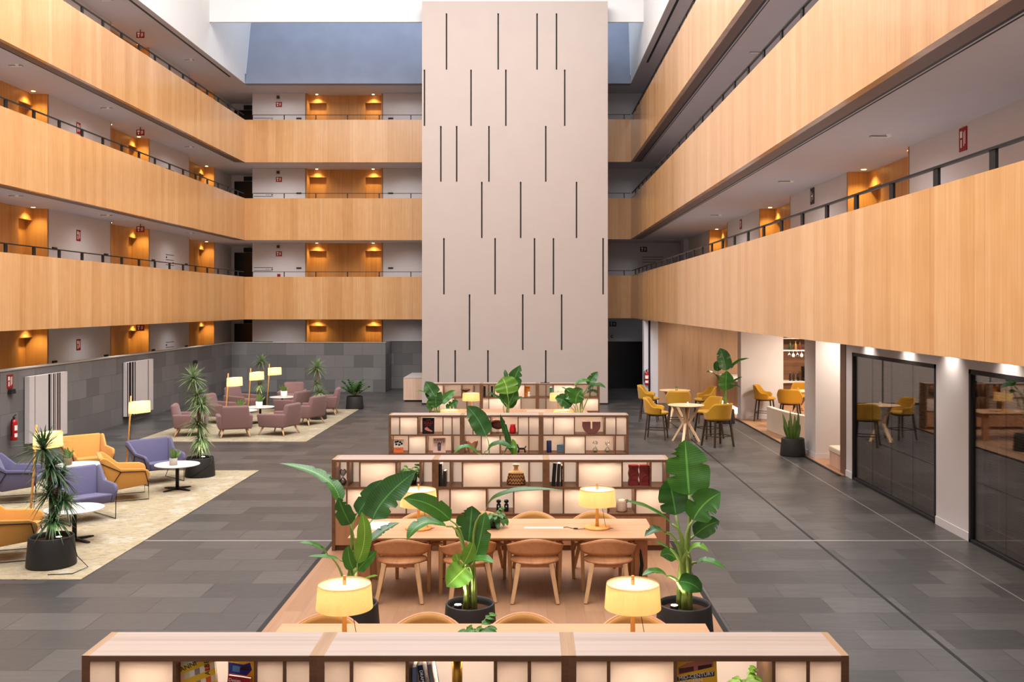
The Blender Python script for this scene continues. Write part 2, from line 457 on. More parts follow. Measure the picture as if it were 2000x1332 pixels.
# slabs (each the ceiling of one gallery and the floor of the next)
for k, (zl, _, zr, _) in enumerate(LV):
    f = FLR[k+1]
    S('ceiling_left', MB().box(XLW-.9, XL-.12, YN, 44.8, zl, f), M['soffit'])
    S('ceiling_back', MB().box(XL-.12, XRW+1.0, YB+.12, YBW+.9, zl+.002, f-.002), M['soffit'])
    S('ceiling_right', MB().box(XR+.12, 12.6 if k == 0 else XRW+.9, YN, YB+.12, zr, f), M['soffit'])
S('ceiling_roof', MB().box(XLW-.9, XL-.03, YN, 44.8, 12.85, 13.3).box(XR+.03, XRW+.9, YN, 43.4, 12.85, 13.3).box(XL-.03, XR+.03, YB+.35, 43.4, 12.85, 13.3), M['soffit'])
S('floor_gallery_ground', MB().box(XLW-.9, -12.6, YN, 44.8, .3, .67).box(-12.6, -5.97, 40.76, YBW+.9, .3, .67), M['soffit'])

# parapets
def parapet(name, x0, x1, y0, y1, z0, z1): S(name, MB().box(x0, x1, y0, y1, z0, z1), M['veneer'])
for k, (zl, tl, zr, tr) in enumerate(LV):
    parapet('parapet_left', XL-.12, XL, YN, YB+.12, zl-.012, tl)
    parapet('parapet_back', XL, TX0, YB, YB+.12, zl-.012, tl)
    parapet('parapet_back', TX1, XR, YB, YB+.12, zr-.012, tr)
    parapet('parapet_right', XR, XR+.12, YN, YB+.12, zr-.012, tr)
    # timber return and shadow gap under the parapet edge
    S('trim_parapet_return', MB().box(XL-.36, XL-.12, YN, YB, zl-.012, zl).box(XR+.12, XR+.36, YN, YB, zr-.012, zr), M['jamb'])
    S('trim_shadow_gap', MB().box(XL-.43, XL-.36, YN, YB, zl-.006, zl+.001).box(XR+.36, XR+.42, YN, YB, zr-.006, zr+.001).box(XR+.46, XR+.48, YN, YB, zr-.006, zr+.001), M['black'])
S('trim_shadow_gap', MB().box(XL-.30, XL-.22, YN, 39.3, 12.843, 12.851).box(XR+.22, XR+.30, YN, 37.0, 12.843, 12.851), M['black'])

# stone parapet walls of the ground level
S('wall_stone_left', MB().box(-12.6, -12.35, YN, YB+.26, 0, 2.05), M['stone'])
S('wall_stone_back', MB().box(-12.35, -5.95, YB, YB+.26, 0, 2.05).box(-6.2, -5.95, YB+.26, YBW, 0, 2.05), M['stone'])
S('wall_stone_rear', MB().box(-5.95, TX0, YBW-.12, YBW, 0, 2.06), M['stone'])
S('trim_stone_cap', MB().box(-12.62, -12.33, YN, YB-.02, 2.05, 2.075).box(-12.62, -5.93, YB-.02, YB+.28, 2.05, 2.075), M['concrete'])

# skylight shaft, cross beam, wall behind the camera
S('wall_shaft_left', MB().box(XL-.3, XL, YN, YB, 13.3, 19.5), M['shaft'])
S('wall_shaft_left', MB().box(XL-.03, XL, YN, YB, 12.85, 13.3), M['shaft'])
S('wall_shaft_right', MB().box(XR, XR+.3, YN, YB, 13.3, 19.5), M['shaft'])
S('wall_shaft_right', MB().box(XR, XR+.03, YN, YB, 12.85, 13.3), M['shaft'])
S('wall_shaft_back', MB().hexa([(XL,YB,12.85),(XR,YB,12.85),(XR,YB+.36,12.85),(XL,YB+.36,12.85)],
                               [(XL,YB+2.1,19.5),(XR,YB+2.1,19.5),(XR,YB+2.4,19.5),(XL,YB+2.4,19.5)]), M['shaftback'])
for x0, x1 in ((XL-.3, XL), (XR, XR+.3)):
    S('wall_shaft_end', MB().hexa([(x0,YB,13.3),(x1,YB,13.3),(x1,YB+.12,13.3),(x0,YB+.12,13.3)],
                              [(x0,YB,19.5),(x1,YB,19.5),(x1,YB+2.1,19.5),(x0,YB+2.1,19.5)]), M['shaft'])
S('ceiling_beam', MB().box(XL, TX0, 36.0, 36.1, 14.1, 19.5).box(TX1, XR, 36.0, 36.1, 14.1, 19.5).box(TX0, TX1, 36.0, 36.1, TZ+.02, 19.5), M['shaft'])
S('wall_front', MB().box(-14.6, 13, YN-.3, YN, 0, 19.6), M['white'])
S('window_1', (lambda b: ([b.box(XL, XR, y-.06, y+.06, 19.3, 19.5) for y in range(-6, 43, 3)], [b.box(x-.05, x+.05, YN, 42.6, 19.3, 19.5) for x in (-8.6, -5.4, -2.2, 1.0)], b)[-1])(MB()), M['bluewhite'])

# lift tower: panel rows with open slots over a dark core
ROWS = [((2, 26), ()), ((26,136),(872,973,1049,1087)), ((136,246),(829,920,988,1103)), ((246,355),(861,892,955,1066)), ((355,465),(941,1017,1126)),
        ((465,575),(867,967,1044,1081,1178)), ((575,684),(917,1021,1097)), ((684,790),(856,889,953,1066))]
b = MB()
for (ya, yb), xs in ROWS:
    z1 = EYE - (ya-CY)/F*TY0; z0 = EYE - (yb-CY)/F*TY0
    if yb == 790: z0 = 0
    if ya == 2: z1 = TZ
    cuts = [TX0] + sorted(c for x in xs for c in ((x-CX)/F*TY0-.028, (x-CX)/F*TY0+.028)) + [TX1]
    for i in range(0, len(cuts), 2):
        b.box(cuts[i], cuts[i+1], TY0, TY0+.08, z0, z1)
tw = S('wall_tower', b, M['tower'])
S('wall_tower_core', MB().box(TX0+.01, TX1-.01, TY0+.08, 36.0, 0, TZ-.002), M['slot'])
S('wall_tower_shaft', MB().box(TX0, TX1, 36.0, YB, 0, 14.66), M['tower'])
S('baseboard_tower', MB().box(TX0-.01, TX1+.01, TY0-.012, TY0, 0, .06), M['blackmatte'])

# gallery walls with door alcoves
def holed(name, fixed, span, holes, zs, axis, sign, m, thick=.25, back=.9):
    """wall along one axis with openings, closed behind the openings"""
    b = MB(); cuts = [span[0]] + [c for h in holes for c in h] + [span[1]]
    for i in range(0, len(cuts), 2):
        a0, a1 = cuts[i], cuts[i+1]
        f0, f1 = sorted((fixed, fixed + sign*thick))
        (b.box(f0, f1, a0, a1, *zs) if axis == 'y' else b.box(a0, a1, f0, f1, *zs))
    return S(name, b, m)
LA = [(17.0,20.2),(24.35,27.55),(31.67,34.9),(39.0,42.15)]
RA = [(9.3,12.6),(17.0,20.3),(24.7,28.0),(32.5,35.8)]
BA = [(-9.70,-6.36)]
doorcount = [0]
warm = (1.0, .72, .32)
def spot(loc, e, size=100, blend=.9, col=warm, rad=.03, rot=None, name='spot'):
    l = bpy.data.lights.new(name, 'SPOT'); l.energy = e; l.spot_size = math.radians(size); l.spot_blend = blend; l.color = col; l.shadow_soft_size = rad
    o = bpy.data.objects.new(name, l); COL.objects.link(o); o.location = loc
    if rot: o.rotation_euler = rot
    return o
def point(loc, e, col=(1,.82,.55), rad=.05, name='lamp_light'):
    l = bpy.data.lights.new(name, 'POINT'); l.energy = e; l.color = col; l.shadow_soft_size = rad
    o = bpy.data.objects.new(name, l); COL.objects.link(o); o.location = loc; return o
def area(loc, sx, sy, e, col, rot=(0,0,0), name='daylight', spread=PI):
    l = bpy.data.lights.new(name, 'AREA'); l.shape = 'RECTANGLE'; l.size = sx; l.size_y = sy; l.energy = e; l.color = col; l.spread = spread
    o = bpy.data.objects.new(name, l); COL.objects.link(o); o.location = loc; o.rotation_euler = rot; return o

def alcove(loc, rz, width, z0, z1, lit=True):
    """door alcove in its own frame: x along the wall, +y into the wall; loc at the left end on the wall plane"""
    W, h = width, z1 - z0
    R = Matrix.Translation(loc) @ Matrix.Rotation(rz, 4, 'Z')
    b = MB(); bay = .82; hz = h - .33
    b.box(-.02, .05, 0, .9, 0, h).box(W-.05, W+.02, 0, .9, 0, h)            # linings
    b.box(.05, W-.05, .42, .50, hz, h)                                       # header
    b.box(bay, W-bay, .41, .80, 0, hz)                                       # middle panel
    b.box(W/2+.25, W/2+.256, .406, .42, 0, hz)
    b.box(.05, W-.05, .80, .88, 0, h)
    b.xform(R); t = S('trim_alcove', b, M['alcove'])
    for x0, x1, hx in ((.05, bay, .12), (W-bay, W-.05, W-.14)):
        doorcount[0] += 1
        d = S('door_%d' % doorcount[0], MB().box(x0, x1, .62, .70, 0, hz+.1).xform(R), M['oak_door'])
        MB().bar((hx, .59, 1.05), (hx + (.1 if hx < W/2 else -.1), .59, 1.05), .022).box(hx-.025, hx+.025, .60, .62, .95, 1.15).xform(R).build('door_handle', M['steel'], d)
        if lit:
            c = (x0+x1)/2
            MB().lathe([(0, h-.004), (.045, h-.004), (.055, h-.0005)], 12, (c, .20, 0)).xform(R).build('downlight', M['downlight'], t)
            spot(R @ Vector((c, .20, h-.02)), 62, 125, .9, name='alcove_downlight')
    return t
for k in range(4):
    z0, zc, zcr = FLR[k], CEIL_L[k], CEIL_R[k]
    holed('wall_left', XLW, (YN, 44.8), LA, (z0, zc), 'y', -1, M['white'])
    for y0, y1 in LA: alcove((XLW, y0, z0), PI/2, y1-y0, z0, zc, lit=y0 > 20)
    holed('wall_back', YBW, (-12.03, XRW+.9), BA, (0 if k == 0 else z0, zc), 'x', 1, M['white'])
    for x0, x1 in BA: alcove((x0, YBW, z0), 0, x1-x0, z0, zc)
    S('wall_return', MB().box(-12.03, -11.8, YBW+.25, 44.8, z0, zc), M['white'])
    S('wall_end', MB().box(XLW, -12.03, 44.55, 44.8, z0, zc), M['white'])
    doorcount[0] += 1
    d = S('door_%d' % doorcount[0], MB().box(XLW+.15, -12.1, 44.5, 44.55, z0, z0+2.1), M['blackdoor'])
    MB().box(XLW+.3, XLW+.34, 44.46, 44.5, z0+.95, z0+1.15).build('door_handle', M['steel'], d)
    if k:
        if k == 1:
            holed('wall_right', XRW, (YN, YBW), RA, (z0, zcr), 'y', 1, M['white'])
            for y0, y1 in RA: alcove((XRW, y1, z0), -PI/2, y1-y0, z0, zcr, lit=y0 > 16)
        else:
            S('wall_right', MB().box(XRW, XRW+.25, YN, YBW, z0, zcr), M['white'])
S('trim_jamb_warm', MB().box(6.45, 6.65, 40.4, 41.2, FLR[1], CEIL_R[1]), M['bluewhite'])
# --- right ground level: glazed rooms and bar
XG = 6.73
b = MB()
for y0, y1 in ((YN, 10.7), (14.85, 16.06), (20.2, 20.6)): b.box(XG, XG+.22, y0, y1, 0, 3.09)
b.box(XG, XG+.22, 10.7, 14.85, 2.63, 3.09).box(XG, XG+.22, 16.06, 20.2, 2.63, 3.09)
S('wall_right_ground', b, M['white'])
S('trim_bar_jamb', MB().box(XG-.02, XG+.5, 20.6, 20.94, 0, 3.09), M['jamb'])
S('wall_pier', MB().box(XG, 7.7, 22.8, 23.7, 0, 3.09), M['white'])
S('wall_pier', MB().box(XG, 8.07, 30.8, 31.3, 0, 3.09), M['white'])
S('baseboard_pier', MB().box(XG-.015, 7.7, 22.785, 23.71, .014, .13), M['white'])
S('baseboard_pier', MB().box(XG-.015, 8.07, 30.785, 31.31, .014, .13), M['white'])
S('baseboard_right', MB().box(XG-.015, XG, 14.85, 16.06, 0, .13).box(XG-.015, XG, 20.2, 20.6, 0, .13).box(XG-.015, XG, YN, 10.7, 0, .13), M['white'])
S('wall_bar_timber', MB().box(4.80, 8.3, 36.0, 36.25, 0, 3.09), M['woodpanel'])
S('trim_portal', MB().box(4.28, 4.44, 36.0, 36.5, 0, 3.09).box(4.52, 4.80, 36.0, 36.5, 0, 3.09), M['bluewhite'])
S('trim_portal_gap', MB().box(4.44, 4.52, 36.1, 36.5, 0, 3.09), M['blackmatte'])
S('wall_bar_back', MB().box(8.3, 12.4, 37.3, 37.5, 0, 3.09), M['darkroom'])
S('wall_bar_side', MB().box(12.3, 12.6, 20.4, 37.5, 0, 3.09), M['white'])
S('wall_bar_divider', MB().box(XG+.22, 12.6, 20.4, 20.6, 0, 3.09), M['white'])
S('wall_office', MB().box(8.9, 9.1, 10.2, 20.4, 0, 3.09).box(XG+.22, 9.1, 10.2, 10.4, 0, 3.09).box(XG+.22, 9.1, 15.35, 15.5, 0, 3.09), M['darkroom'])
S('door_90', MB().box(3.2, 5.6, 42.32, 42.38, 0, 2.04), M['blackdoor'])
wn = 1
for y0, y1 in ((16.06, 20.2), (10.7, 14.85)):
    wn += 1
    fr = MB().box(XG-.01, XG+.09, y0, y0+.06, 0, 2.63).box(XG-.01, XG+.09, y1-.06, y1, 0, 2.63).box(XG-.01, XG+.09, y0, y1, 2.56, 2.63).box(XG-.01, XG+.09, y0, y1, 0, .05)
    w = S('window_%d' % wn, fr, M['blackmatte'])
    n = 4
    for i in range(n):
        a = y0+.06+(y1-y0-.12)*i/n; c = y0+.06+(y1-y0-.12)*(i+1)/n
        MB().box(XG+.03, XG+.042, a+.002, c-.002, .05, 2.56).build('pane', M['glass'], w)
    bl = thing('venetian_blind', 'grey venetian blind hanging inside the dark glazed room ' + ('next to the bar opening' if wn == 2 else 'at the right edge of the picture'), 'blind', (XG+.24, (y0+y1)/2, 0))
    s = MB(); L = (y1-y0)/2-.1
    for i in range(62):
        z = .08 + i*.04
        s.quad((-.02,-L,z-.006),(.02,-L,z+.008),(.02,L,z+.008),(-.02,L,z-.006))
    s.build('slats', M['slat'], bl)
    c = MB()
    for i in range(5):
        y = -L + L*2*(i+.5)/5
        c.bar((-.03,y,.06),(-.03,y,2.58),.006)
    c.build('ladder_cord', M['label'], bl)
    MB().box(-.03,.03,-L,L,2.56,2.6).build('headrail', M['slat'], bl)

# railings
def railing(label, a, b_, step, pw, rail=(.05,.025), post_t=.03, z=.0):
    a, b_ = Vector(a), Vector(b_); L = (b_-a).length; d = (b_-a)/L
    r = thing('gallery_railing', label, 'railing', a)
    loc = lambda p: p - a
    MB().bar((0,0,.21), (b_-a)+Vector((0,0,.21)), rail[0], rail[1]).build('handrail', M['black'], r)
    n = int(L/step)
    for i in range(n+1):
        p = d*(i*step)
        MB().bar(p, p+Vector((0,0,.20)), post_t, pw, up=d).build('post', M['black'], r)
NMS = ('first', 'second', 'top')
for k, (zl, tl, zr, tr) in enumerate(LV):
    y0 = (20.81, 20.81, 20.81)[k]
    railing('black flat-bar railing on the timber parapet of the %s left-hand gallery' % NMS[k], (XL-.06, y0-1.26*3, tl), (XL-.06, YB, tl), 1.26, .12)
    railing('thin black railing on the far timber parapet of the %s gallery, left of the tower' % NMS[k], (XL+.3, YB+.06, tl), (TX0, YB+.06, tl), 1.32, .035, (.03,.02), .02)
    railing('thin black railing on the short timber parapet of the %s gallery, right of the tower' % NMS[k], (TX1+.1, YB+.06, tr), (XR, YB+.06, tr), 1.0, .035, (.03,.02), .02)
    railing('black flat-bar railing on the timber parapet of the %s right-hand gallery' % NMS[k], (XR+.06, 6.51, tr), (XR+.06, YB, tr), 1.26, .12)
# ------------------------------------------------------------------ furniture kinds (front = local +x)
def make_lounge(cloth):
    t = thing('lounge_chair', '', 'chair'); t.scale = (1.07,1.04,1.04)
    for s in (-1, 1):                                   # wing-and-arm panels, leaning outwards
        poly = [(-.40,.76),(-.34,.80),(-.27,.77),(-.06,.585),(.30,.565),(.38,.53),(.41,.46),(.36,.27),(-.14,.20),(-.20,.22)]
        b = MB(); lo = [(x, s*(.29+.10*max(0,(z-.2))/.5), z) for x, z in poly]; hi = [(x, y+s*.055, z) for x, y, z in lo]
        va = [b.bm.verts.new(p) for p in lo]; vb = [b.bm.verts.new(p) for p in hi]; n = len(poly)
        b.bm.faces.new(va[::-1] if s > 0 else va); b.bm.faces.new(vb if s > 0 else vb[::-1])
        for i in range(n):
            q = (va[i], va[(i+1)%n], vb[(i+1)%n], vb[i]); b.bm.faces.new(q if s > 0 else q[::-1])
        b.build('side_shell', cloth, t, bevel=.02, smooth=True)
    b = MB().hexa([(-.20,-.30,.20),(-.10,-.30,.24),(-.10,.30,.24),(-.20,.30,.20)], [(-.42,-.41,.80),(-.34,-.41,.80),(-.34,.41,.80),(-.42,.41,.80)])
    b.build('backrest', cloth, t, bevel=.03, smooth=True)
    MB().hexa([(-.18,-.30,.21),(.36,-.30,.27),(.36,.30,.27),(-.18,.30,.21)], [(-.22,-.33,.36),(.39,-.33,.42),(.39,.33,.42),(-.22,.33,.36)]).build('seat', cloth, t, bevel=.035, seg=3, smooth=True)
    for s in (-1, 1):
        y = lambda z: s*(.352+.10*max(0,(z-.2))/.5)
        P = lambda x, z: (x, y(z), z)
        MB().tube([P(-.37,.70), P(-.06,.53), P(.33,.515), P(.385,.27), (.39, s*.36, .012), (-.37, s*.36, .012), P(-.06,.53)], .0075, 6).build('sled_leg', M['black'], t)
    return t
def make_armchair():
    t = thing('armchair', '', 'armchair'); t.scale = (1.14,1.14,1.12)
    m = M['mauve']
    MB().box(-.30,.36,-.30,.30,.20,.43).build('seat', m, t, bevel=.045, seg=3, smooth=True)
    MB().hexa([(-.37,-.36,.20),(-.20,-.36,.20),(-.20,.36,.20),(-.37,.36,.20)], [(-.46,-.30,.78),(-.33,-.30,.78),(-.33,.30,.78),(-.46,.30,.78)]).build('backrest', m, t, bevel=.055, seg=3, smooth=True)
    for s in (-1, 1):
        lo = [(-.36,s*.29,.20),(.34,s*.29,.20),(.34,s*.385,.20),(-.36,s*.385,.20)]; hi = [(-.40,s*.31,.55),(.38,s*.31,.53),(.38,s*.42,.53),(-.40,s*.40,.55)]
        if s < 0: lo, hi = [lo[i] for i in (3,2,1,0)], [hi[i] for i in (3,2,1,0)]
        MB().hexa(lo, hi).build('arm', m, t, bevel=.04, seg=3, smooth=True)
    for sx in (-1, 1):
        for s in (-1, 1):
            MB().tube([(sx*.26, s*.27, .215), (sx*.36, s*.34, 0)], .026, 10, .015).build('leg', M['ashwood'], t, smooth=True)
    return t
def shell_fn(rx, ry, amax, top, bot, flare=.1, c=(0,0)):
    def f(u, v, th):
        a = (u*2-1)*amax; aa = abs(a)
        z = bot(aa) + (top(aa)-bot(aa))*v; k = 1 + flare*v
        return Vector((c[0] - (rx*k+th)*math.cos(a), c[1] + (ry*k+th)*math.sin(a), z))
    return f
def sm(x, a, b):
    t = min(1, max(0, (x-a)/(b-a))); return t*t*(3-2*t)
def make_stool():
    t = thing('bar_stool', '', 'bar stool'); t.scale = (1.22,1.28,1.04)
    top = lambda a: 1.07 - .22*sm(a, .75, 1.55) - .05*sm(a, 1.9, 2.2)
    MB().grid(shell_fn(.235, .245, 2.15, top, lambda a: .655, .16, (.0,0)), 30, 8, .03).build('shell_back', M['yellow'], t, smooth=True)
    prof = [(0,.64),(.20,.64),(.245,.655),(.25,.69),(.235,.715),(.15,.725),(0,.725)]
    MB().lathe(prof, 28).xform(Matrix.Translation((.03,0,0))).build('seat', M['yellow'], t, smooth=True)
    for sx in (-1, 1):
        for s in (-1, 1):
            MB().bar((sx*.17+.01, s*.18, .65), (sx*.225+.01, s*.235, 0), .036, .036, w2=.024).build('leg', M['darkwood'], t)
    fr = MB(); k = [(-.20,-.21),(.22,-.21),(.22,.21),(-.20,.21)]
    for i in range(4): fr.bar(k[i]+(.26,), k[(i+1)%4]+(.26,), .024, .02)
    fr.build('footrest', M['darkwood'], t)
    MB().lathe([(0,.615),(.2,.615),(.2,.64),(0,.64)], 20).build('seat_frame', M['darkwood'], t)
    return t
def make_dining():
    t = thing('dining_chair', '', 'chair'); t.scale = (1.1,1.22,1.03)
    prof = [(0,.425),(.19,.425),(.235,.445),(.24,.462),(.22,.472),(0,.465)]
    MB().lathe(prof, 32, sy=1.04).build('seat', M['chairply'], t, smooth=True)
    top = lambda a: .755 - .125*sm(a, .0, 1.7); bot = lambda a: .55 + .05*sm(a, .9, 1.9)
    MB().grid(shell_fn(.245, .27, 2.0, top, bot, .05), 32, 5, .016).build('backrest', M['chairply'], t, smooth=True)
    MB().grid(shell_fn(.230, .255, 1.15, lambda a: top(a)-.012, lambda a: bot(a)+.012, .05), 20, 4, .012).build('back_pad', M['backpad'], t, smooth=True)
    for s in (-1, 1):
        MB().bar((-.15, s*.16, .44), (-.27, s*.225, 0), .07, .05, w2=.05, h2=.036).build('leg', M['chairwood'], t, bevel=.006)
        MB().bar((.10, s*.262, .64), (.20, s*.25, 0), .07, .04, w2=.05, h2=.034).build('leg', M['chairwood'], t, bevel=.006)
    MB().bar((-.14,-.15,.415),(-.14,.15,.415),.03,.04).bar((.13,-.24,.415),(.13,.24,.415),.03,.04).build('apron', M['chairwood'], t)
    return t
def make_table_lamp():
    t = thing('table_lamp', '', 'lamp')
    MB().lathe([(0,0),(.165,0),(.168,.008),(.165,.018),(0,.022)], 32).build('base', M['lampwood'], t, smooth=True)
    MB().lathe([(0,.02),(.026,.02),(.022,.06),(.016,.30),(.016,.53),(0,.53)], 14).build('stem', M['lampwood'], t, smooth=True)
    b = MB(); n = 40
    for k in range(n):                                  # open drum with wall thickness
        a0, a1 = 2*PI*k/n, 2*PI*(k+1)/n
        P = lambda r, z, a: (r*math.cos(a), r*math.sin(a), z)
        b.quad(P(.238,.295,a0), P(.238,.295,a1), P(.222,.50,a1), P(.222,.50,a0))
    sh = b.build('lamp_shade', M['shade'], t, smooth=True)
    MB().lathe([(0,.488),(.221,.488)], 40).build('diffuser', M['diffuser'], sh)
    MB().lathe([(0,.53),(.012,.53),(.013,.565),(0,.568)], 12).build('finial', M['lampwood'], t)
    MB().lathe([(0,.36),(.03,.375),(.034,.41),(.02,.44),(0,.445)], 12).build('bulb', emit('bulb_glow', (255,206,140), 18) if 'bulb' not in M else M['bulb'], t, smooth=True)
    MB().tube([(.05,.02,.30),(.075,.01,.2),(.10,-.02,.06),(.12,-.05,.006),(.2,-.02,.004)], .003, 5).build('cord', M['black'], t)
    return t
M['bulb'] = emit('bulb_glow', (255,206,140), 14)
def make_floor_lamp():
    t = thing('floor_lamp', '', 'lamp')
    MB().lathe([(0,0),(.15,0),(.152,.01),(.145,.018),(0,.02)], 28).build('base', M['lampwood'], t, smooth=True)
    MB().tube([(0,0,.015),(.06,0,.8),(.10,0,1.55)], .019, 10).build('pole', M['lampwood'], t, smooth=True)
    b = MB(); n = 32; cx, tilt = .29, .06
    for k in range(n):
        a0, a1 = 2*PI*k/n, 2*PI*(k+1)/n
        P = lambda r, z, a: (cx + r*math.cos(a), r*math.sin(a), z + tilt*math.cos(a)*r)
        b.quad(P(.235,1.17,a0), P(.235,1.17,a1), P(.225,1.43,a1), P(.225,1.43,a0))
    sh = b.build('lamp_shade', M['shade'], t, smooth=True)
    d = MB(); d.bm.faces.new([d.bm.verts.new((cx+.224*math.cos(2*PI*k/n), .224*math.sin(2*PI*k/n), 1.418+tilt*.224*math.cos(2*PI*k/n))) for k in range(n)])
    d.build('diffuser', M['diffuser'], sh)
    MB().ball((cx,0,1.28), .04).build('bulb', M['bulb'], t, smooth=True)
    MB().bar((.09,0,1.30),(cx,0,1.30),.012).build('bracket', M['lampwood'], t)
    MB().tube([(.07,.03,1.15),(.08,.04,.7),(.06,.05,.3),(.02,.06,.02)], .004, 5).build('cord', M['black'], t)
    return t
def make_communal():
    t = thing('communal_table', '', 'table')
    L, D, Hh = 3.78/2, 1.08/2, .74
    b = MB().hexa([(-L+.10,-D+.10,Hh-.06),(L-.10,-D+.10,Hh-.06),(L-.10,D-.10,Hh-.06),(-L+.10,D-.10,Hh-.06)], [(-L,-D,Hh-.014),(L,-D,Hh-.014),(L,D,Hh-.014),(-L,D,Hh-.014)])
    b.box(-L,L,-D,D,Hh-.014,Hh)
    b.build('tabletop', M['table'], t)
    for sx in (-1, 1):
        for s in (-1, 1):
            MB().box(sx*(L-.18)-.08, sx*(L-.18)+.08, s*(D-.17)-.06, s*(D-.17)+.06, 0, Hh-.058).build('leg', M['tableleg'], t, bevel=.006)
        MB().box(sx*(L-.18)-.03, sx*(L-.18)+.03, -D+.22, D-.22, Hh-.16, Hh-.058).build('apron', M['tableleg'], t)
    MB().box(.27,.76,-.03,.03,Hh,Hh+.006).build('socket_strip', M['label'], t)
    return t
def make_round():
    t = thing('round_table', '', 'table')
    MB().lathe([(0,.478),(.40,.478),(.425,.488),(.425,.497),(.42,.50),(0,.50)], 40).build('tabletop', M['tabletop'], t)
    MB().lathe([(0,.0),(.034,.0),(.034,.478),(0,.478)], 16).build('column', M['black'], t, smooth=True)
    b = MB()
    for k in range(4):
        a = PI/4 + k*PI/2
        b.bar((.02*math.cos(a), .02*math.sin(a), .035), (.33*math.cos(a), .33*math.sin(a), .012), .06, .03, w2=.05, h2=.014)
    b.build('cross_foot', M['black'], t)
    return t
def make_bar_table():
    t = thing('bar_table', '', 'table')
    MB().lathe([(0,.945),(.44,.945),(.48,.96),(.48,.97),(0,.97)], 40).build('tabletop', M['ashwood'], t)
    for k in range(4):
        a = PI/4*1.2 + k*PI/2; c, s = math.cos(a), math.sin(a)
        P = lambda r, z: (r*c, r*s, z)
        MB().bar(P(.36,0), P(.065,.50), .05, .07, up=(-s,c,0), w2=.06).bar(P(.065,.47), P(.36,.945), .06, .06, up=(-s,c,0), w2=.05).build('leg', M['ashwood'], t, bevel=.006)
    return t
lounge_b, lounge_y = Kind(lambda: make_lounge(M['blue'])), Kind(lambda: make_lounge(M['amber']))
armchair, stool, dining = Kind(make_armchair), Kind(make_stool), Kind(make_dining)
table_lamp, floor_lamp, communal, round_table, bar_table = Kind(make_table_lamp), Kind(make_floor_lamp), Kind(make_communal), Kind(make_round), Kind(make_bar_table)
ang = lambda dx, dy: math.atan2(dy, dx)

# ------------------------------------------------------------------ rugs and lounge, left
for y0, y1, lb in ((12.76, 21.2, 'beige and yellow woven rug under the blue and amber lounge chairs'), (25.7, 33.7, 'beige woven rug under the mauve armchairs')):
    tag(MB().box(-10.45, -5.87, y0, y1, .001, .012).build('rug', M['rug']), lb, 'rug')
RZ = .012
for k, x, y, d, lb in (
    ('b', -9.5, 18.0, (.95,.3), 'periwinkle blue lounge chair cut by the left picture edge, facing right'),
    ('y', -9.3, 20.5, (.7,-.71), 'amber lounge chair facing the viewer, behind the round table with the brown-potted succulent'),
    ('y', -7.57, 18.16, (.89,.45), 'amber lounge chair seen from behind its side, left of the table by the tall plant'),
    ('b', -7.6, 19.9, (.72,-.69), 'periwinkle blue lounge chair facing the viewer, behind the white round table by the tall plant'),
    ('b', -7.5, 16.35, (.75,-.66), 'periwinkle blue lounge chair facing the viewer, just right of the nearest spiky plant'),
    ('y', -7.45, 13.9, (.93,.36), 'amber lounge chair at the lower left corner, behind the nearest black planter')):
    (lounge_b if k == 'b' else lounge_y)((x, y, RZ), ang(*d), lb, 'lounge chairs on the near rug')
for x, y, lb in ((-6.85, 18.98, 'round white-topped table with a pale succulent pot, right of the amber chair'), (-8.75, 18.95, 'round white-topped table in front of the far amber lounge chair'),
                 (-6.93, 14.85, 'round white-topped table half behind the nearest spiky plant')):
    round_table((x, y, RZ), .3, lb, 'round coffee tables')
for x, y, d, lb in (
    (-9.35, 27.0, (.92,.2), 'mauve armchair at the left edge of the far rug, facing right behind the tall plant'),
    (-8.1, 26.8, (-.36,.93), 'mauve armchair with its back to the viewer, nearest on the far rug'),
    (-6.97, 27.2, (-.93,.32), 'mauve armchair seen from the side and back, right of the one facing away'),
    (-6.75, 29.5, (-.9,.4), 'mauve armchair facing left, beside the black planter at the rug edge'),
    (-9.5, 29.9, (.92,-.35), 'mauve armchair facing right, behind the second pole lamp from the wall side'),
    (-9.55, 32.5, (.9,-.42), 'mauve armchair farthest left, by the stone corner and the grouped floor lamps'),
    (-8.35, 34.4, (.1,-1), 'mauve armchair facing the viewer, farthest away behind a round table'),
    (-6.75, 32.2, (-.95,-.1), 'mauve armchair partly hidden behind the spiky plant at the rug corner'),
    (-7.55, 31.2, (-.8,.5), 'mauve armchair turned away, in the middle of the right-hand group')):
    armchair((x, y, RZ if y < 33.9 else 0), ang(*d), lb, 'mauve armchairs on the far rug')
for x, y, lb in ((-8.45, 28.75, 'round white table with a small dark plant pot among the mauve armchairs'), (-8.2, 29.75, 'round white table with a white plant pot among the mauve armchairs'),
                 (-8.35, 33.0, 'round white table in front of the farthest mauve armchair')):
    round_table((x, y, RZ), .3, lb, 'round coffee tables')
for x, y, rz, lb in ((-8.5, 16.6, .1, 'wooden floor lamp with lit drum shade behind the nearest spiky plant'), (-9.13, 22.1, .05, 'wooden floor lamp with lit drum shade standing alone before the second striped canvas'),
                     (-9.14, 29.3, .0, 'lit floor lamp, lowest in the picture of the three behind the mauve chairs'), (-9.15, 31.7, .1, 'lit floor lamp, middle one of the three behind the mauve chairs'),
                     (-9.2, 34.2, -.1, 'lit floor lamp, highest in the picture of the three behind the mauve chairs')):
    fl = floor_lamp((x, y, RZ if 25.7 < y < 33.7 or y < 21 else 0), rz, lb, 'floor lamps of the lounge')
    point((x+.29*math.cos(rz), y+.29*math.sin(rz), 1.33), 22, rad=.05, name='floor_lamp_light')

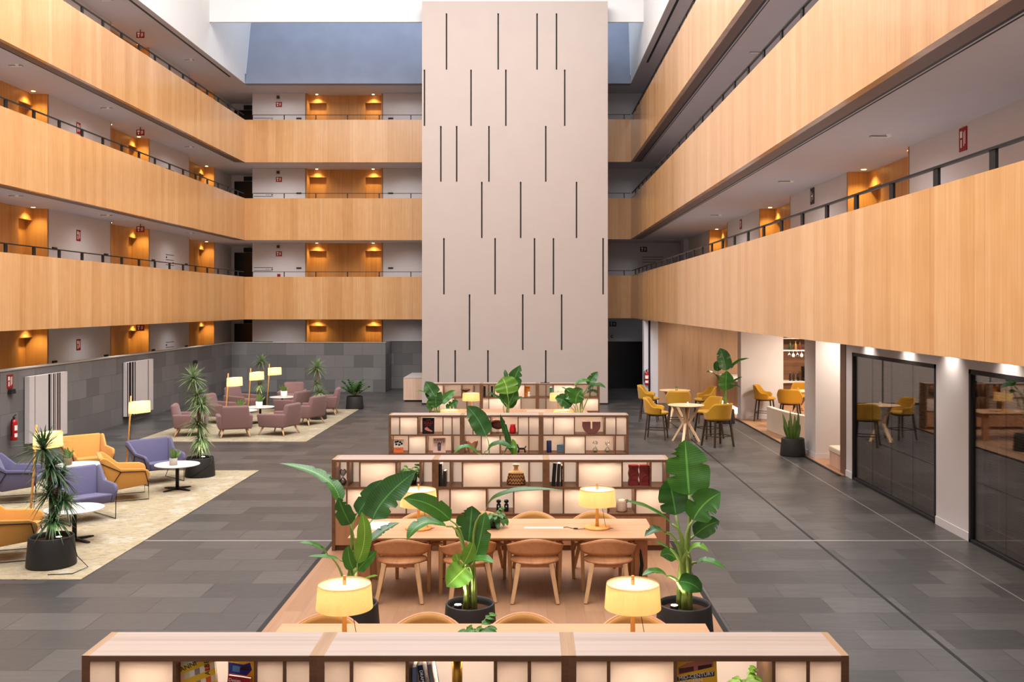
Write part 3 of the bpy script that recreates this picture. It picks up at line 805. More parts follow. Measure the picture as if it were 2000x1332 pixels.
# ------------------------------------------------------------------ bar tables, right
stool((3.45, 26.3, 0), ang(.95,-.25), 'mustard bar stool left of the nearest bar table, facing right', 'mustard bar stools')
stool((4.86, 24.95, 0), ang(-.45,.9), 'mustard bar stool with its back to the viewer, right front of the nearest bar table', 'mustard bar stools')
stool((4.42, 28.7, 0), ang(.1,1), 'mustard bar stool with its back to the viewer, between the two bar tables', 'mustard bar stools')
stool((4.93, 26.55, 0), ang(-.9,-.4), 'mustard bar stool facing left, behind the right side of the nearest bar table', 'mustard bar stools')
stool((3.75, 30.4, 0), ang(.97,-.2), 'mustard bar stool left of the farther bar table, nearest the black door', 'mustard bar stools')
stool((5.45, 30.0, 0), ang(-.95,-.1), 'mustard bar stool right of the farther bar table, before the big leaves', 'mustard bar stools')
bar_table((4.18, 25.8, 0), .25, 'round oak bar table with crossed legs, nearer of the two on the slate floor', 'oak bar tables')
bar_table((4.56, 30.3, 0), .0, 'round oak bar table with crossed legs, farther of the two by the timber wall', 'oak bar tables')
FB = .014
bar_table((8.35, 29.95, FB), .4, 'round oak bar table inside the bar room, beyond the white bench', 'oak bar tables')
stool((7.35, 30.3, FB), ang(.9,-.4), 'mustard bar stool inside the bar room, against the white pier', 'mustard bar stools')
stool((7.8, 29.0, FB), ang(.4,.9), 'mustard bar stool with its back to us, directly behind the white bench', 'mustard bar stools')
stool((8.75, 31.0, FB), ang(-.2,-1), 'ochre bar stool on the far side of the bar-room table, below the glass rack', 'mustard bar stools')

# ------------------------------------------------------------------ work tables, dining chairs, lamps
PZ = .02
TC = ((-.31, 8.15), (-.32, 12.43), (-.31, 21.9), (-.31, 26.2))
TN = ('nearest the viewer, mostly hidden by the front bookcase', 'with a socket strip, before the second bookcase row', 'behind the third bookcase row', 'before the farthest bookcase row')
for (x, y), n in zip(TC, TN):
    communal((x, y, PZ), 0, 'long oak communal table ' + n, 'long oak tables')
ch = 'oak dining chairs'
for (x, y, w) in ((-1.82, 8.62, 'leftmost, below the left lit lamp'), (-.91, 8.62, 'second from the left'), (-.04, 8.62, 'third from the left'), (.96, 8.62, 'rightmost, below the right lit lamp')):
    dining((x, y, PZ), -PI/2, 'tan padded dining chair at the nearest table, ' + w, ch)
for (x, y, w, r) in ((-1.55, 11.96, 'leftmost of the four', .0), (-.74, 11.94, 'half hidden by the middle broad-leaf plant', .25), (.08, 11.96, 'third from the left', .0), (.98, 11.96, 'rightmost of the four', -.06)):
    dining((x, y, PZ), PI/2 + r, 'oak dining chair facing away at the socket-strip table, ' + w, ch)
for (x, y, w) in ((-1.42, 13.0, 'behind the left lamp'), (-.62, 13.0, 'behind the middle broad-leaf plant'), (.07, 13.0, 'behind the socket strip'), (.9, 13.0, 'behind the right lamp')):
    dining((x, y, PZ), -PI/2, 'dining chair on the far side of the socket-strip table, ' + w, ch)
for (x, y, w) in ((-1.53, 22.4, 'leftmost'), (.02, 22.4, 'rightmost'), (-.74, 22.4, 'middle one')):
    dining((x, y, PZ), -PI/2, 'dining chair just showing over the third bookcase row, ' + w, ch)
for (x, y, w, py) in ((-1.55, 8.2, 'lit linen table lamp on the nearest table, left one', 8), (.88, 8.2, 'lit linen table lamp on the nearest table, right one', 8),
                  (-1.40, 12.4, 'lit linen table lamp on the socket-strip table, left one behind a leaf', 8), (.88, 12.44, 'lit linen table lamp on the socket-strip table, right one', 8),
                  (-1.76, 21.9, 'lit table lamp whose bright top shows over the third bookcase row, left one', 8), (.79, 21.9, 'lit table lamp whose bright top shows over the third bookcase row, right one', 8),
                  (-1.54, 26.1, 'lit table lamp before the farthest bookcase row, left one', 8), (.80, 26.1, 'lit table lamp before the farthest bookcase row, right one', 8)):
    table_lamp((x, y, PZ+.74), .2 if x < 0 else -.1, w, 'linen table lamps')
    point((x, y, PZ+.74+.41), 17, rad=.04, name='table_lamp_light')
tag(MB().box(-.16, .16, -.22, .22, 0, .003).build('paper_sheet', M['paper'], loc=(-1.98, 12.55, .761)), 'large white sheet of paper on the left end of the socket-strip table', 'paper')
tag(MB().tube([(1.33,12.1,.68),(1.38,12.02,.6),(1.40,12.0,.4),(1.36,11.95,.15),(1.25,11.9,.04)], .022, 8).build('cable_hose', M['black'], smooth=True), 'thick black cable hose hanging under the right end of the socket-strip table', 'cable')
tag(MB().tube([(.45,12.42,.770),(.50,12.46,.766),(.54,12.40,.766),(.62,12.34,.766),(.72,12.36,.766)], .004, 5).ball((.60,12.36,.77), .02, 1.6, .8, .5).build('lamp_cord', M['black']), 'thin black lamp cord with switch running along the table to the right lamp', 'cord')
tag(MB().tube([(-.95,7.75,.765),(-.88,7.8,.785),(-.8,7.78,.79),(-.75,7.72,.765)], .005, 5).build('charging_cable', M['black']), 'short black charging cable lying on the nearest table', 'cord')
# ------------------------------------------------------------------ bookcases
XB = (-2.87, -1.36, .26, 2.06)
ZT, ROWH, RAIL = 1.35, .36, .03
ZR = [(ZT-.036-ROWH, ZT-.036), (ZT-.036-2*ROWH-RAIL, ZT-.036-ROWH-RAIL)]   # the two open rows
DEP = .45
def bookcase(m, Y, tops, bots, label, group):
    """tops / bots: ([divider fractions], 'f' frosted front or 'o' open)"""
    x0, x1 = XB[m], XB[m+1]
    t = thing('bookcase', label, 'bookcase', ((x0+x1)/2, Y, PZ), 0, group)
    ox = (x0+x1)/2; a, c = x0-ox, x1-ox; P = .048; zt = ZT-PZ
    zr = [(u-PZ, v-PZ) for u, v in ZR]
    b = MB().box(a, a+P, 0, DEP, 0, zt).box(c-P, c, 0, DEP, 0, zt)
    b.box(a+P, c-P, 0, DEP, zr[0][1], zt-.004).box(a+P, c-P, 0, DEP, zr[1][1], zr[0][0]).box(a+P, c-P, 0, DEP, zr[1][0]-RAIL, zr[1][0])
    b.box(a+P, c-P, .05, DEP-.05, 0, .08)
    iw = c-a-2*P; led = MB(); pn = []
    for (fr, kinds), (z0, z1) in ((tops, zr[0]), (bots, zr[1])):
        xs = [a+P] + [a+P+iw*f for f in fr] + [c-P]
        for x in xs[1:-1]: b.box(x-.011, x+.011, .004, DEP-.004, z0, z1)
        for i, kd in enumerate(kinds):
            u, v = xs[i]+(.011 if i else 0), xs[i+1]-(.011 if i < len(kinds)-1 else 0)
            y = .012 if kd == 'f' else DEP-.024
            pn.append((u, v, y, z0, z1))
            yl = .16 if kd == 'f' else .20
            led.quad((u+.02,yl-.012,z1-.004),(u+.02,yl+.012,z1-.004),(v-.02,yl+.012,z1-.004),(v-.02,yl-.012,z1-.004))
    b.build('frame', M['shelf'], t)
    MB().box(a+P, c-P, .0, DEP, zt-.004, zt+.002).build('top', M['shelf_top'], t)
    MB().box(a, a+P, .0, DEP, zt, zt+.002).build('edge_strip', M['shelf_side'], t); MB().box(c-P, c, .0, DEP, zt, zt+.002).build('edge_strip', M['shelf_side'], t)
    for u, v, y, z0, z1 in pn: MB().quad((u,y,z0),(v,y,z0),(v,y,z1),(u,y,z1)).build('frosted_panel', M['acrylic'], t)
    led.build('light_strip', M['led'], t)
    n = max(4, int(iw/.36))
    for i in range(n):
        u, v = a+P+iw*i/n, a+P+iw*(i+1)/n
        MB().box(u+.002, v-.002, .006, .026, .082, zr[1][0]-RAIL-.002).build('cabinet_door', M['base_front'], t)
    MB().box(a+P, c-P, DEP-.026, DEP-.006, .082, zr[1][0]-RAIL).build('rear_panel', M['base_front'], t)
    return t
AT = ([.126,.386,.755,.887], [.114,.350,.722,.865], [.122,.374,.745,.875]); AB = ([.255,.507,.882], [.226,.478,.866], [.254,.505,.87])
BT = ([.126,.254,.63,.878], [.113,.229,.596,.867], [.12,.244,.623,.869]); BB = ([.12,.49,.735], [.11,.459,.72], [.12,.50,.736])
RY = (6.25, 14.2, 19.98, 28.1)
g = 'lit bookcases in four rows'
SIDE = ('left', 'middle', 'right')
for m in range(3):
    A_T, A_B, B_T, B_B = AT[m], AB[m], BT[m], BB[m]
    bookcase(m, RY[0], (A_T, 'ffoff'), (A_B, 'ofoo'), 'walnut framed lit bookcase unit, %s of the nearest row at the bottom edge' % SIDE[m], g)
    bookcase(m, RY[1], (B_T, ('oofoo','oofoo','oofoo')[m]), (B_B, ('ffff','ffof','ffof')[m]), 'walnut framed lit bookcase unit, %s of the row behind the socket-strip table' % SIDE[m], g)
    bookcase(m, RY[2], (A_T, 'ffoff'), (A_B, 'ofoo'), 'walnut framed lit bookcase unit, %s of the row with the upright cover books' % SIDE[m] if m == 0 else 'walnut framed lit bookcase unit, %s of the third row' % SIDE[m], g)
    bookcase(m, RY[3], (B_T if m != 1 else [.1,.22,.79], ('ffoo','oofo','oofo')[m] if m == 1 else ('ffooo','','oofoo')[m]), (B_B, ('ffoo','fffo','oofff')[m][:4]), 'walnut framed lit bookcase unit, %s of the farthest row before the tower' % SIDE[m], g)

# ------------------------------------------------------------------ things on the shelves
def shelf_at(row, px, level, dy=.16):
    Y = RY[row] + dy
    return ((px-CX)/F*Y, Y, ZR[level][0])
def book(label, loc, w, h, t, cover, rz=0.0, lean=0.0, roll=0.0, spine=None, group='books on the lit shelves', art=None):
    """front cover faces local -y; w wide, h tall, t thick; lean tips it backwards, roll tips it sideways"""
    o = thing('book', label, 'book', loc, rz, group)
    R = Matrix.Rotation(-lean, 4, 'X') @ Matrix.Rotation(roll, 4, 'Y')
    lift = max(0, w/2*abs(math.sin(roll))) + .001
    R = Matrix.Translation((0,0,lift)) @ R
    MB().box(-w/2, w/2, -t/2, -t/2+.003, 0, h).xform(R).build('front_cover', cover, o); MB().box(-w/2, w/2, t/2-.003, t/2, 0, h).xform(R).build('back_cover', cover, o)
    MB().box(-w/2, -w/2+.004, -t/2, t/2, 0, h).xform(R).build('spine', spine or cover, o)
    MB().box(-w/2+.004, w/2-.004, -t/2+.003, t/2-.003, .003, h-.004).xform(R).build('pages', M['paper'], o)
    if art:
        for p in art(w, h, -t/2 - .0012):
            p.data.transform(R); p.parent = o
    return o
def patch(name, c, x0, x1, z0, z1, y, th=.0008):
    m = M[c] if isinstance(c, str) else flat(c)
    return MB().box(x0, x1, y, y+th, z0, z1).build(name, m)
FL = {}
def flat(c):
    if c not in FL: FL[c] = plain('ink_%d_%d_%d' % c, c, .5, .3, noise=.01)
    return FL[c]
def poly(name, c, pts, y, th=.0008):
    return MB().prism(pts, y, y+th, 'y').build(name, flat(c))
def tx(body, size, c, x, z, y, rot=0, sx=1.0, bold=0.0):
    o = text(body, size, flat(c), loc=(0,0,0), rot=(0,0,0), extrude=.0005, sx=1.0, bold=bold)
    o.scale = (1,1,1); o.data.transform(Matrix.Translation((x, y-.0006, z)) @ Matrix.Rotation(rot, 4, 'Y') @ Matrix.Rotation(PI/2, 4, 'X') @ Matrix.Diagonal((sx,1,1,1)))
    return o
# nearest row -----------------------------------------------------------
def art_weave(w, h, y):
    r = []
    for i, c in enumerate(((236,190,160),(222,214,170),(240,236,214),(150,138,140),(244,236,212),(232,100,40),(238,214,176))):
        r.append(patch('print', c, -w/2+w*i/7, -w/2+w*(i+1)/7, 0, h, y))
    for k in range(4):
        z = h*.94 - k*h*.24
        r.append(poly('print', (238,196,50), [(-w/2,z-.075),(w/2,z-.02),(w/2,z+.02),(-w/2,z-.035)], y-.0006))
    r.append(tx('ANNI', .045, (20,18,18), -w*.23, h*.86, y-.0014, -.3))
    r.append(tx('ALBERS', .045, (20,18,18), w*.285, h*.86, y-.0014, -PI/2))
    return r
def rowX(px, row=0, dy=.1): return (px-CX)/F*(RY[row]+dy)
z1 = ZR[0][0]
book('large woven-pattern cover book with teal spine on the nearest shelf', (rowX(392), RY[0]+.12, z1), .23, .335, .035, flat((238,226,200)), rz=.12, lean=.0, roll=-.10, spine=flat((60,110,120)), art=art_weave)
def art_bike(w, h, y):
    return [patch('print', (250,206,44), -w/2, w/2, 0, h, y), poly('print', (36,52,150), [(-w/2+.005,h*.62),(w*.05,h*.55),(w*.28,h*.72),(w*.22,h*.86),(0,h*.82),(-w/2+.005,h*.86)], y-.0006),
            poly('print', (246,226,150), [(-w*.2,h*.93),(0,h*.99),(w*.24,h*.88),(w*.0,h*.87)], y-.0012), poly('print', (24,24,40), [(-w*.1,h*.72),(w*.2,h*.70),(w*.16,h*.80),(-.0,h*.80)], y-.0012),
            poly('print', (90,150,210), [(-w*.36,h*.68),(-w*.12,h*.66),(-w*.1,h*.78),(-w*.34,h*.80)], y-.0012), poly('print', (220,60,36), [(w*.0,h*.52),(w*.24,h*.50),(w*.2,h*.60),(w*.0,h*.58)], y-.0012)]
book('yellow cover book with a blue machine picture on the nearest shelf', (rowX(468), RY[0]+.2, z1), .21, .33, .025, flat((250,206,44)), rz=-.08, art=art_bike)
def art_design(w, h, y): return [tx('Design', .03, (240,230,224), -w*.18, h*.88, y)]
book('small dark red paperback leaning before the yellow cover book', (rowX(462), RY[0]+.09, z1), .15, .225, .03, flat((150,30,36)), rz=-.06, roll=.12, art=art_design)
def spine_txt(s, size, c=(235,232,225)):
    return lambda w, h, y: [tx(s, size, c, 0, h*.6, y, PI/2)]
bk = lambda lab, px, row, lv, w, h, col, roll=0.0, dep=.2, art=None, dy=.14: book(lab, ((px-CX)/F*(RY[row]+.03+dy-.1), RY[row]+.03+dep/2, ZR[lv][0]), w, h, dep, flat(col), roll=roll, art=art)
bk('slate blue book standing in the middle unit of the nearest row', 810, 0, 0, .03, .31, (90,100,130))
bk('navy book with white DRAMA lettering, leaning beside the slate blue one', 838, 0, 0, .034, .325, (24,34,66), -.17, art=spine_txt('DRAMA  DAVID', .028))
bk('grey book leaning on the navy lettered one', 856, 0, 0, .03, .33, (110,104,112), -.17)
def art_mid(w, h, y):
    return [patch('print', (244,190,50), -w/2, w/2, 0, h, y), poly('print', (196,120,100), [(-w*.42,h*.70),(w*.42,h*.80),(w*.42,h*.94),(-w*.2,h*.92),(-w*.42,h*.84)], y-.0006),
            poly('print', (90,50,44), [(-w*.4,h*.72),(-w*.05,h*.75),(-w*.05,h*.84),(-w*.4,h*.82)], y-.0012), poly('print', (70,40,40), [(w*.05,h*.76),(w*.38,h*.80),(w*.38,h*.86),(w*.05,h*.84)], y-.0012),
            poly('print', (70,70,76), [(-w*.46,h*.58),(w*.44,h*.62),(w*.44,h*.72),(-w*.46,h*.66)], y-.0006), poly('print', (60,56,40), [(-w*.3,h*.42),(w*.4,h*.48),(w*.2,h*.52),(-w*.3,h*.47)], y-.0012),
            tx('MID-CENTURY', .036, (250,248,240), 0, h*.655, y-.0016, -.07), tx('MODERN', .036, (250,248,240), -w*.12, h*.56, y-.0016, -.07)]
book('orange MID-CENTURY MODERN cover book at the right of the nearest row', (rowX(1362), RY[0]+.12, z1), .28, .34, .03, flat((244,190,50)), roll=-.04, rz=.1, art=art_mid)
def lathe_thing(name, label, cat, loc, prof, m, group=None, n=24, sx=1, sy=1, rz=0, smooth=True):
    o = MB().lathe(prof, n, (0,0,0), sx, sy).build(name, m, loc=loc, smooth=smooth); o.rotation_euler = (0,0,rz)
    return tag(o, label, cat, group)
M['brass'] = plain('brushed_brass', (170,128,48), .35, .5, .8)
lathe_thing('tube_vase', 'tall brass tube vase standing in the middle unit of the nearest row', 'vase', (rowX(893,0,.15), RY[0]+.15, z1), [(0,0),(.034,0),(.034,.33),(.028,.33),(.027,.05),(0,.05)], M['brass'])
# second row ------------------------------------------------------------
M['sand'] = plain('hourglass_sand', (196,178,150), .9)
M['smoke'] = tinted_glass('smoked_glass', (.55,.53,.52,1), .05)
def hourglass(label, loc, gl, s=1.0):
    o = thing('hourglass', label, 'hourglass', loc, 0, 'hourglasses on the lit shelves')
    MB().lathe([(.0,0),(.03*s,.004*s),(.055*s,.03*s),(.052*s,.06*s),(.03*s,.095*s),(.006*s,.118*s),(.006*s,.124*s),(.03*s,.147*s),(.052*s,.182*s),(.052*s,.21*s),(.03*s,.236*s),(0,.24*s)], 20).build('glass_bulbs', gl, o, smooth=True)
    MB().lathe([(0,.006*s),(.05*s,.03*s),(.047*s,.045*s),(.02*s,.062*s),(0,.068*s)], 16).build('sand', M['sand'], o, smooth=True)
    return o
hourglass('smoked hourglass in the first cubby of the second row', shelf_at(1, 670, 0), M['smoke'])
bk('tall black book at the left of the second row middle unit', 861, 1, 0, .045, .325, (22,20,22))
bk('shorter black book with red edge beside the tall black one', 869, 1, 0, .04, .225, (34,26,26))
bk('tallest dark book leaning on the post of the second row right unit', 1081, 1, 0, .05, .335, (16,16,18), .07)
bk('dark brown book between two black ones in the second row right unit', 1090, 1, 0, .04, .325, (36,26,24), .05)
bk('black book with white spine lettering in the second row right unit', 1099, 1, 0, .045, .30, (20,20,22), art=spine_txt('FANTASTIC', .03))
def patterned():
    t = NT('patterned_clay'); x, y, z = t.sep(t.obj())
    a = t.math('ARCTAN2', y, x)
    zig = t.math('ABSOLUTE', t.math('SUBTRACT', t.math('FRACT', t.math('MULTIPLY', a, 2.2)), .5))
    s = t.math('FRACT', t.math('ADD', t.math('MULTIPLY', z, 18), t.math('MULTIPLY', zig, 1.2)))
    f = t.math('LESS_THAN', s, .45)
    col = t.mix(f, lin((196,150,96)), lin((96,44,38)))
    neck = t.math('GREATER_THAN', z, .17); col = t.mix(neck, col, lin((214,178,120)))
    return t.end(t.bsdf(col, .6, .3))
M['patterned'] = patterned()
lathe_thing('patterned_vase', 'brown patterned clay vase with pale neck in the second row', 'vase', shelf_at(1, 1008, 0, .2), [(0,0),(.135,.005),(.145,.03),(.115,.16),(.10,.19),(.045,.205),(.034,.22),(.03,.25),(.052,.295),(.05,.30),(0,.30)], M['patterned'], sy=.6)
for px, lb in ((974, 'small black wooden doll figurine, left of the pair'), (989, 'small black doll figurine with big head, right of the pair')):
    o = thing('figurine', lb + ' in the second row', 'figurine', shelf_at(1, px, 1), 0, 'doll figurines')
    MB().lathe([(0,0),(.03,0),(.034,.01),(.032,.10),(.02,.118),(0,.12)], 16).build('body', M['black'], o, smooth=True)
    MB().ball((0,0,.15), .036, sz=.8).build('head', M['black'], o, smooth=True)
    MB().box(-.008,.008,-.036,-.03,.07,.09).build('emblem', M['label'], o)
M['oxblood'] = plain('oxblood_ceramic', (132,46,46), .35, .5, noise=.05, scale=14)
for px, lb, k in ((1237, 'tall oxblood red carved vase, left of the pair in the second row', 0), (1258, 'tall oxblood red carved vase, right of the pair in the second row', 1)):
    o = thing('carved_vase', lb, 'vase', shelf_at(1, px, 0), 0, 'oxblood carved vases')
    MB().grid(lambda u, v, th: Vector(((.07+.006*math.sin(v*14+k*2))*max(-1,min(1,1.5*math.cos(u*2*PI))), (.055)*max(-1,min(1,1.5*math.sin(u*2*PI))), v*.295)), 24, 14).lathe([(0,.25),(.05,.25)], 12).build('body', M['oxblood'], o, smooth=True)
    MB().tube([(.05*math.cos(i*.5+k), -.062, .05+i*.011+.02*math.sin(i*.9+k)) for i in range(18)], .005, 5).build('relief', M['oxblood'], o)
M['creamceramic'] = plain('cream_ceramic', (224,196,172), .5, .4, noise=.02)
o = thing('jug', 'cream rounded jug with a dark red spout knob in the second row', 'jug', shelf_at(1, 1214, 1), 0)
MB().lathe([(0,0),(.07,.0),(.082,.02),(.08,.10),(.068,.15),(.045,.175),(0,.18)], 24).build('body', M['creamceramic'], o, smooth=True)
MB().ball((.075,0,.155), .026, 1.2).build('spout_knob', M['oxblood'], o, smooth=True)
tag(MB().box(-.05,.05,-.05,.05,0,.065).build('storage_box', flat((78,62,56)), loc=shelf_at(1, 1183, 1)), 'small dark box on the shelf behind the right lit lamp', 'box')
# third row ---------------------------------------------------------------
def art_sold(w, h, y):
    return [patch('print', (14,12,13), -w/2, w/2, 0, h, y), tx('SOLD', .075, (196,30,36), 0, h*.70, y-.001, sx=1.0), tx('OUT', .062, (150,24,28), 0, h*.55, y-.001),
            tx('CULTURE', .022, (200,190,180), 0, h*.87, y-.001), poly('print', (206,120,110), [(-w*.3,h*.36),(-w*.1,h*.43),(w*.12,h*.28),(w*.36,h*.18),(w*.3,h*.12),(-w*.05,h*.18),(-w*.28,h*.26)], y-.001)]
def up(lab, px, lv, w, h, col, art, rz=0): return book(lab, shelf_at(2, px, lv, .12), w, h, .03, flat(col), rz=rz, lean=.06, art=art)
up('black SOLD OUT cover book standing upright in the third row', 836.5, 0, .245, .325, (14,12,13), art_sold)
def art_orange(w, h, y):
    r = [patch('print', (238,120,64), -w/2, w/2, 0, h*.4, y), patch('print', (240,230,216), -w/2, w/2, h*.4, h, y)]
    for i, (x, z) in enumerate(((-.3,.8),(-.1,.84),(.15,.78),(-.25,.62),(.05,.58),(.3,.66))): r.append(poly('print', (30,26,26), [(w*x-.02,h*z-.02),(w*x+.03,h*z-.01),(w*x+.02,h*z+.02),(w*x-.015,h*z+.025)], y-.001))
    r.append(tx('ART WORK', .018, (60,30,24), 0, h*.25, y-.001)); return r
up('small orange and white cover book at the left end of the third row', 778.5, 1, .20, .27, (238,120,64), art_orange, .1)
def art_kaws(w, h, y):
    r = [patch('print', (236,196,180), -w/2, w/2, 0, h, y), tx('KAWS', .075, (30,26,28), 0, h*.86, y-.001), tx('WHAT', .075, (30,26,28), 0, h*.67, y-.001), tx('PARTY', .062, (150,120,116), 0, h*.48, y-.001)]
    r.append(poly('print', (86,76,78), [(-w*.12,h*.12),(w*.12,h*.12),(w*.16,h*.6),(0,h*.72),(-w*.16,h*.6)], y-.0016)); return r
up('pink cover book with big dark lettering in the third row', 858, 1, .26, .30, (236,196,180), art_kaws, .05)
M['clay'] = plain('clay_vase', (196,142,112), .6, .3, noise=.05)
o = MB().grid(lambda u, v, th: (lambda a: Vector(((.05+.085*math.sin(PI*min(1,.08+.62*v))*v**.5)*math.cos(a)*(1+.06*math.cos(a*6)), (.035+.03*v)*math.sin(a), v*.24*(1-.16*v*(1-abs(math.cos(a)))) + .012*v*math.cos(a*6))))(u*2*PI), 40, 14).build('heart_vase', M['clay'], loc=shelf_at(2, 921, 1), smooth=True)
tag(o, 'heart-shaped terracotta vase in the third row behind a leaf', 'vase')
o = thing('coral_sculpture', 'round brown pierced sculpture on a clear stand in the third row', 'sculpture', shelf_at(2, 972.5, 0, .2))
MB().ball((0,0,.19), .15, 1, .5, .72, 18).build('body', plain('pierced_brown', (110,60,48), .7, .3, noise=.35, scale=22), o, smooth=True)
MB().box(-.03,.03,-.03,.03,0,.09).build('stand', M['clearglass'], o)
M['redceramic'] = plain('red_ceramic', (204,30,34), .25, .5, noise=.03)
lathe_thing('red_vase', 'bright red dented vase in the third row', 'vase', shelf_at(2, 1001.5, 0), [(0,0),(.055,.0),(.07,.05),(.066,.10),(.052,.15),(.056,.19),(.048,.192),(0,.18)], M['redceramic'])
o = thing('dog_figurine', 'small black four-legged animal figurine in the third row', 'figurine', shelf_at(2, 1019, 1))
b = MB().tube([(-.06,0,.075),(.06,0,.075)], .022, 10).tube([(-.06,0,.08),(-.09,0,.14)], .016, 8).ball((-.105,0,.15), .024, 1.3).tube([(.06,0,.085),(.09,0,.13)], .012, 8)
for x in (-.06,.06):
    for y in (-.02,.02): b.tube([(x,y,.07),(x*1.2,y,0)], .017, 8)
b.build('body', M['black'], o, smooth=True)
M['plum'] = plain('plum_ceramic', (124,74,66), .5, .4, noise=.03)
o = MB().prism([(.19*math.cos(PI+PI*i/16)*.98, .17+.17*math.sin(PI+PI*i/16)) for i in range(17)] + [(.186,.255),(.02,.255)] + [(.02,.10),(-.02,.10)] + [(-.02,.255),(-.186,.255)], -.06, .06, 'y').build('double_vase', M['plum'], loc=shelf_at(2, 1155, 0, .14), bevel=.008)
tag(o, 'plum U-shaped double vase in the third row', 'vase')
M['navy'] = plain('navy_ceramic', (34,42,84), .45, .4, noise=.2, scale=30); M['bluebox'] = plain('grey_blue_ceramic', (90,112,126), .5, .4, noise=.06)
lathe_thing('cylinder_vase', 'navy cylinder vase in the third row right unit', 'vase', shelf_at(2, 1072.5, 1), [(0,0),(.05,0),(.052,.01),(.052,.24),(.045,.245),(0,.22)], M['navy'])
o = MB().box(-.078,.078,-.06,.06,0,.17).build('square_vase', M['bluebox'], loc=shelf_at(2, 1095, 1), bevel=.012); tag(o, 'grey-blue square vase beside the navy cylinder', 'vase')
hourglass('pale hourglass in the third row, left of the pair', shelf_at(2, 1162.5, 1), M['clearglass'])
hourglass('pale hourglass in the third row, right of the pair', shelf_at(2, 1186.5, 1), M['clearglass'])
# farthest row -------------------------------------------------------------
o = lathe_thing('bowl', 'dark and copper bowl on the upper shelf of the farthest row', 'bowl', shelf_at(3, 909.5, 0), [(0,.018),(.05,.018),(.05,.03),(.012,.045),(.012,.15),(.05,.165),(.13,.21),(.155,.25),(.148,.25),(.1,.205),(0,.18)], plain('bowl_glaze', (120,84,66), .3, .5, noise=.2, scale=6))
o.location.z += -.018
for px, lb in ((946.5, 'left'), (961, 'right')):
    p = [(0,0),(.035,0)]
    for i in range(7): p += [(.035,.012+i*.043),(.018,.026+i*.043),(.018,.032+i*.043),(.035,.043+i*.043)]
    lathe_thing('totem', 'black stacked-disc totem in the farthest row, %s of the pair' % lb, 'figurine', shelf_at(3, px, 0), p + [(0,.32)], M['black'], 'stacked-disc totems', 16)
def art_lines(w, h, y): return [tx('DESIGN\nWORLD', .06, (60,30,16), 0, h*.55, y-.001)]
book('orange cover book standing behind the leaves in the farthest row', shelf_at(3, 1023, 0, .14), .36, .30, .03, flat((236,140,36)), lean=.06, art=art_lines)
o = thing('flower_vase', 'tiny white vase before the orange cover book', 'vase', shelf_at(3, 1033, 0, .06)); MB().lathe([(0,0),(.03,0),(.04,.05),(.02,.11),(.034,.15),(0,.15)], 12).build('body', M['label'], o, smooth=True)
bk('green book leaning in the farthest row right unit', 1076, 3, 0, .07, .28, (60,110,80), .0)
bk('pale grey book tilted against the green one in the farthest row', 1082.5, 3, 0, .03, .27, (150,150,150), -.25)
lathe_thing('footed_bowl', 'yellow footed bowl on the lower shelf of the farthest row', 'bowl', shelf_at(3, 1134, 1), [(0,0),(.05,0),(.03,.04),(.09,.09),(.1,.12),(.09,.12),(0,.07)], plain('yellow_glaze', (220,170,50), .4, .5))
tag(MB().box(-.14,.14,-.06,.06,0,.012).ball((.02,0,.03),.03).build('tray', M['black'], loc=(.48, RY[3]+.2, ZT+.003)), 'small black tray lying on top of the farthest bookcase row', 'tray')
# ------------------------------------------------------------------ plants
def leaf_mesh(b, p0, p1, p2, w, nrm, tears=0, fold=.22, n=16, seed=0):
    """broad leaf: midrib p0-p1-p2, half-width profile, shallow fold, split margins"""
    rnd = random.Random(seed); p0, p1, p2 = Vector(p0), Vector(p1), Vector(p2); nrm = Vector(nrm).normalized()
    cut = {}
    for k in range(tears):
        cut[(rnd.randint(n//4, n-3), rnd.choice((-1, 1)))] = rnd.uniform(.4, .75)
    rows = []
    for i in range(n+1):
        t = i/n
        c = p0*(1-t)**2 + p1*2*t*(1-t) + p2*t*t
        T = ((p1-p0)*(1-t) + (p2-p1)*t).normalized()
        s = T.cross(nrm)
        s = s.normalized() if s.length > 1e-5 else T.orthogonal().normalized()
        u = s.cross(T).normalized()
        hw = w/2 * (min(1, t/.12)**.6 if t < .12 else 1) * max(.02, (1 - ((t-.38)/.62)**3.0) if t > .38 else 1 - ((.38-t)/.38)**2*.28)
        row = []
        for j, q in enumerate((-1, -.55, 0, .55, 1)):
            k = cut.get((i, -1 if q < 0 else 1), 1.0) if abs(q) == 1 else 1.0
            wob = 1 + (.025*math.sin(i*.8+seed+q*2) if abs(q) == 1 else 0)
            row.append(c + s*(hw*q*k*wob) + u*(abs(q)**1.3*hw*fold + .05*hw*math.sin(i*.7+seed)*abs(q)))
        rows.append(row)
    V = [[b.bm.verts.new(p) for p in r] for r in rows]
    us = (0, .22, .5, .78, 1)
    for i in range(n):
        for j in range(4):
            f = b.bm.faces.new((V[i][j], V[i][j+1], V[i+1][j+1], V[i+1][j]))
            for l, (a, c) in zip(f.loops, ((us[j],i/n),(us[j+1],i/n),(us[j+1],(i+1)/n),(us[j],(i+1)/n))): l[b.uv].uv = (a, c)
def planter(parent, r, h, taper=.9, n=36):
    """black planter wider at the foot, with rim thickness and bark"""
    rt = r*taper
    MB().lathe([(0,0),(r*.98,0),(r,.02),(rt,h-.012),(rt-.006,h),(rt-.02,h),(rt-.022,h-.05),(rt-.03,h-.07)], n).build('pot', M['potblack'], parent, smooth=True)
    MB().lathe([(rt-.025,h-.075),(rt*.5,h-.06),(0,h-.055)], n).build('soil', M['soil'], parent, smooth=True)
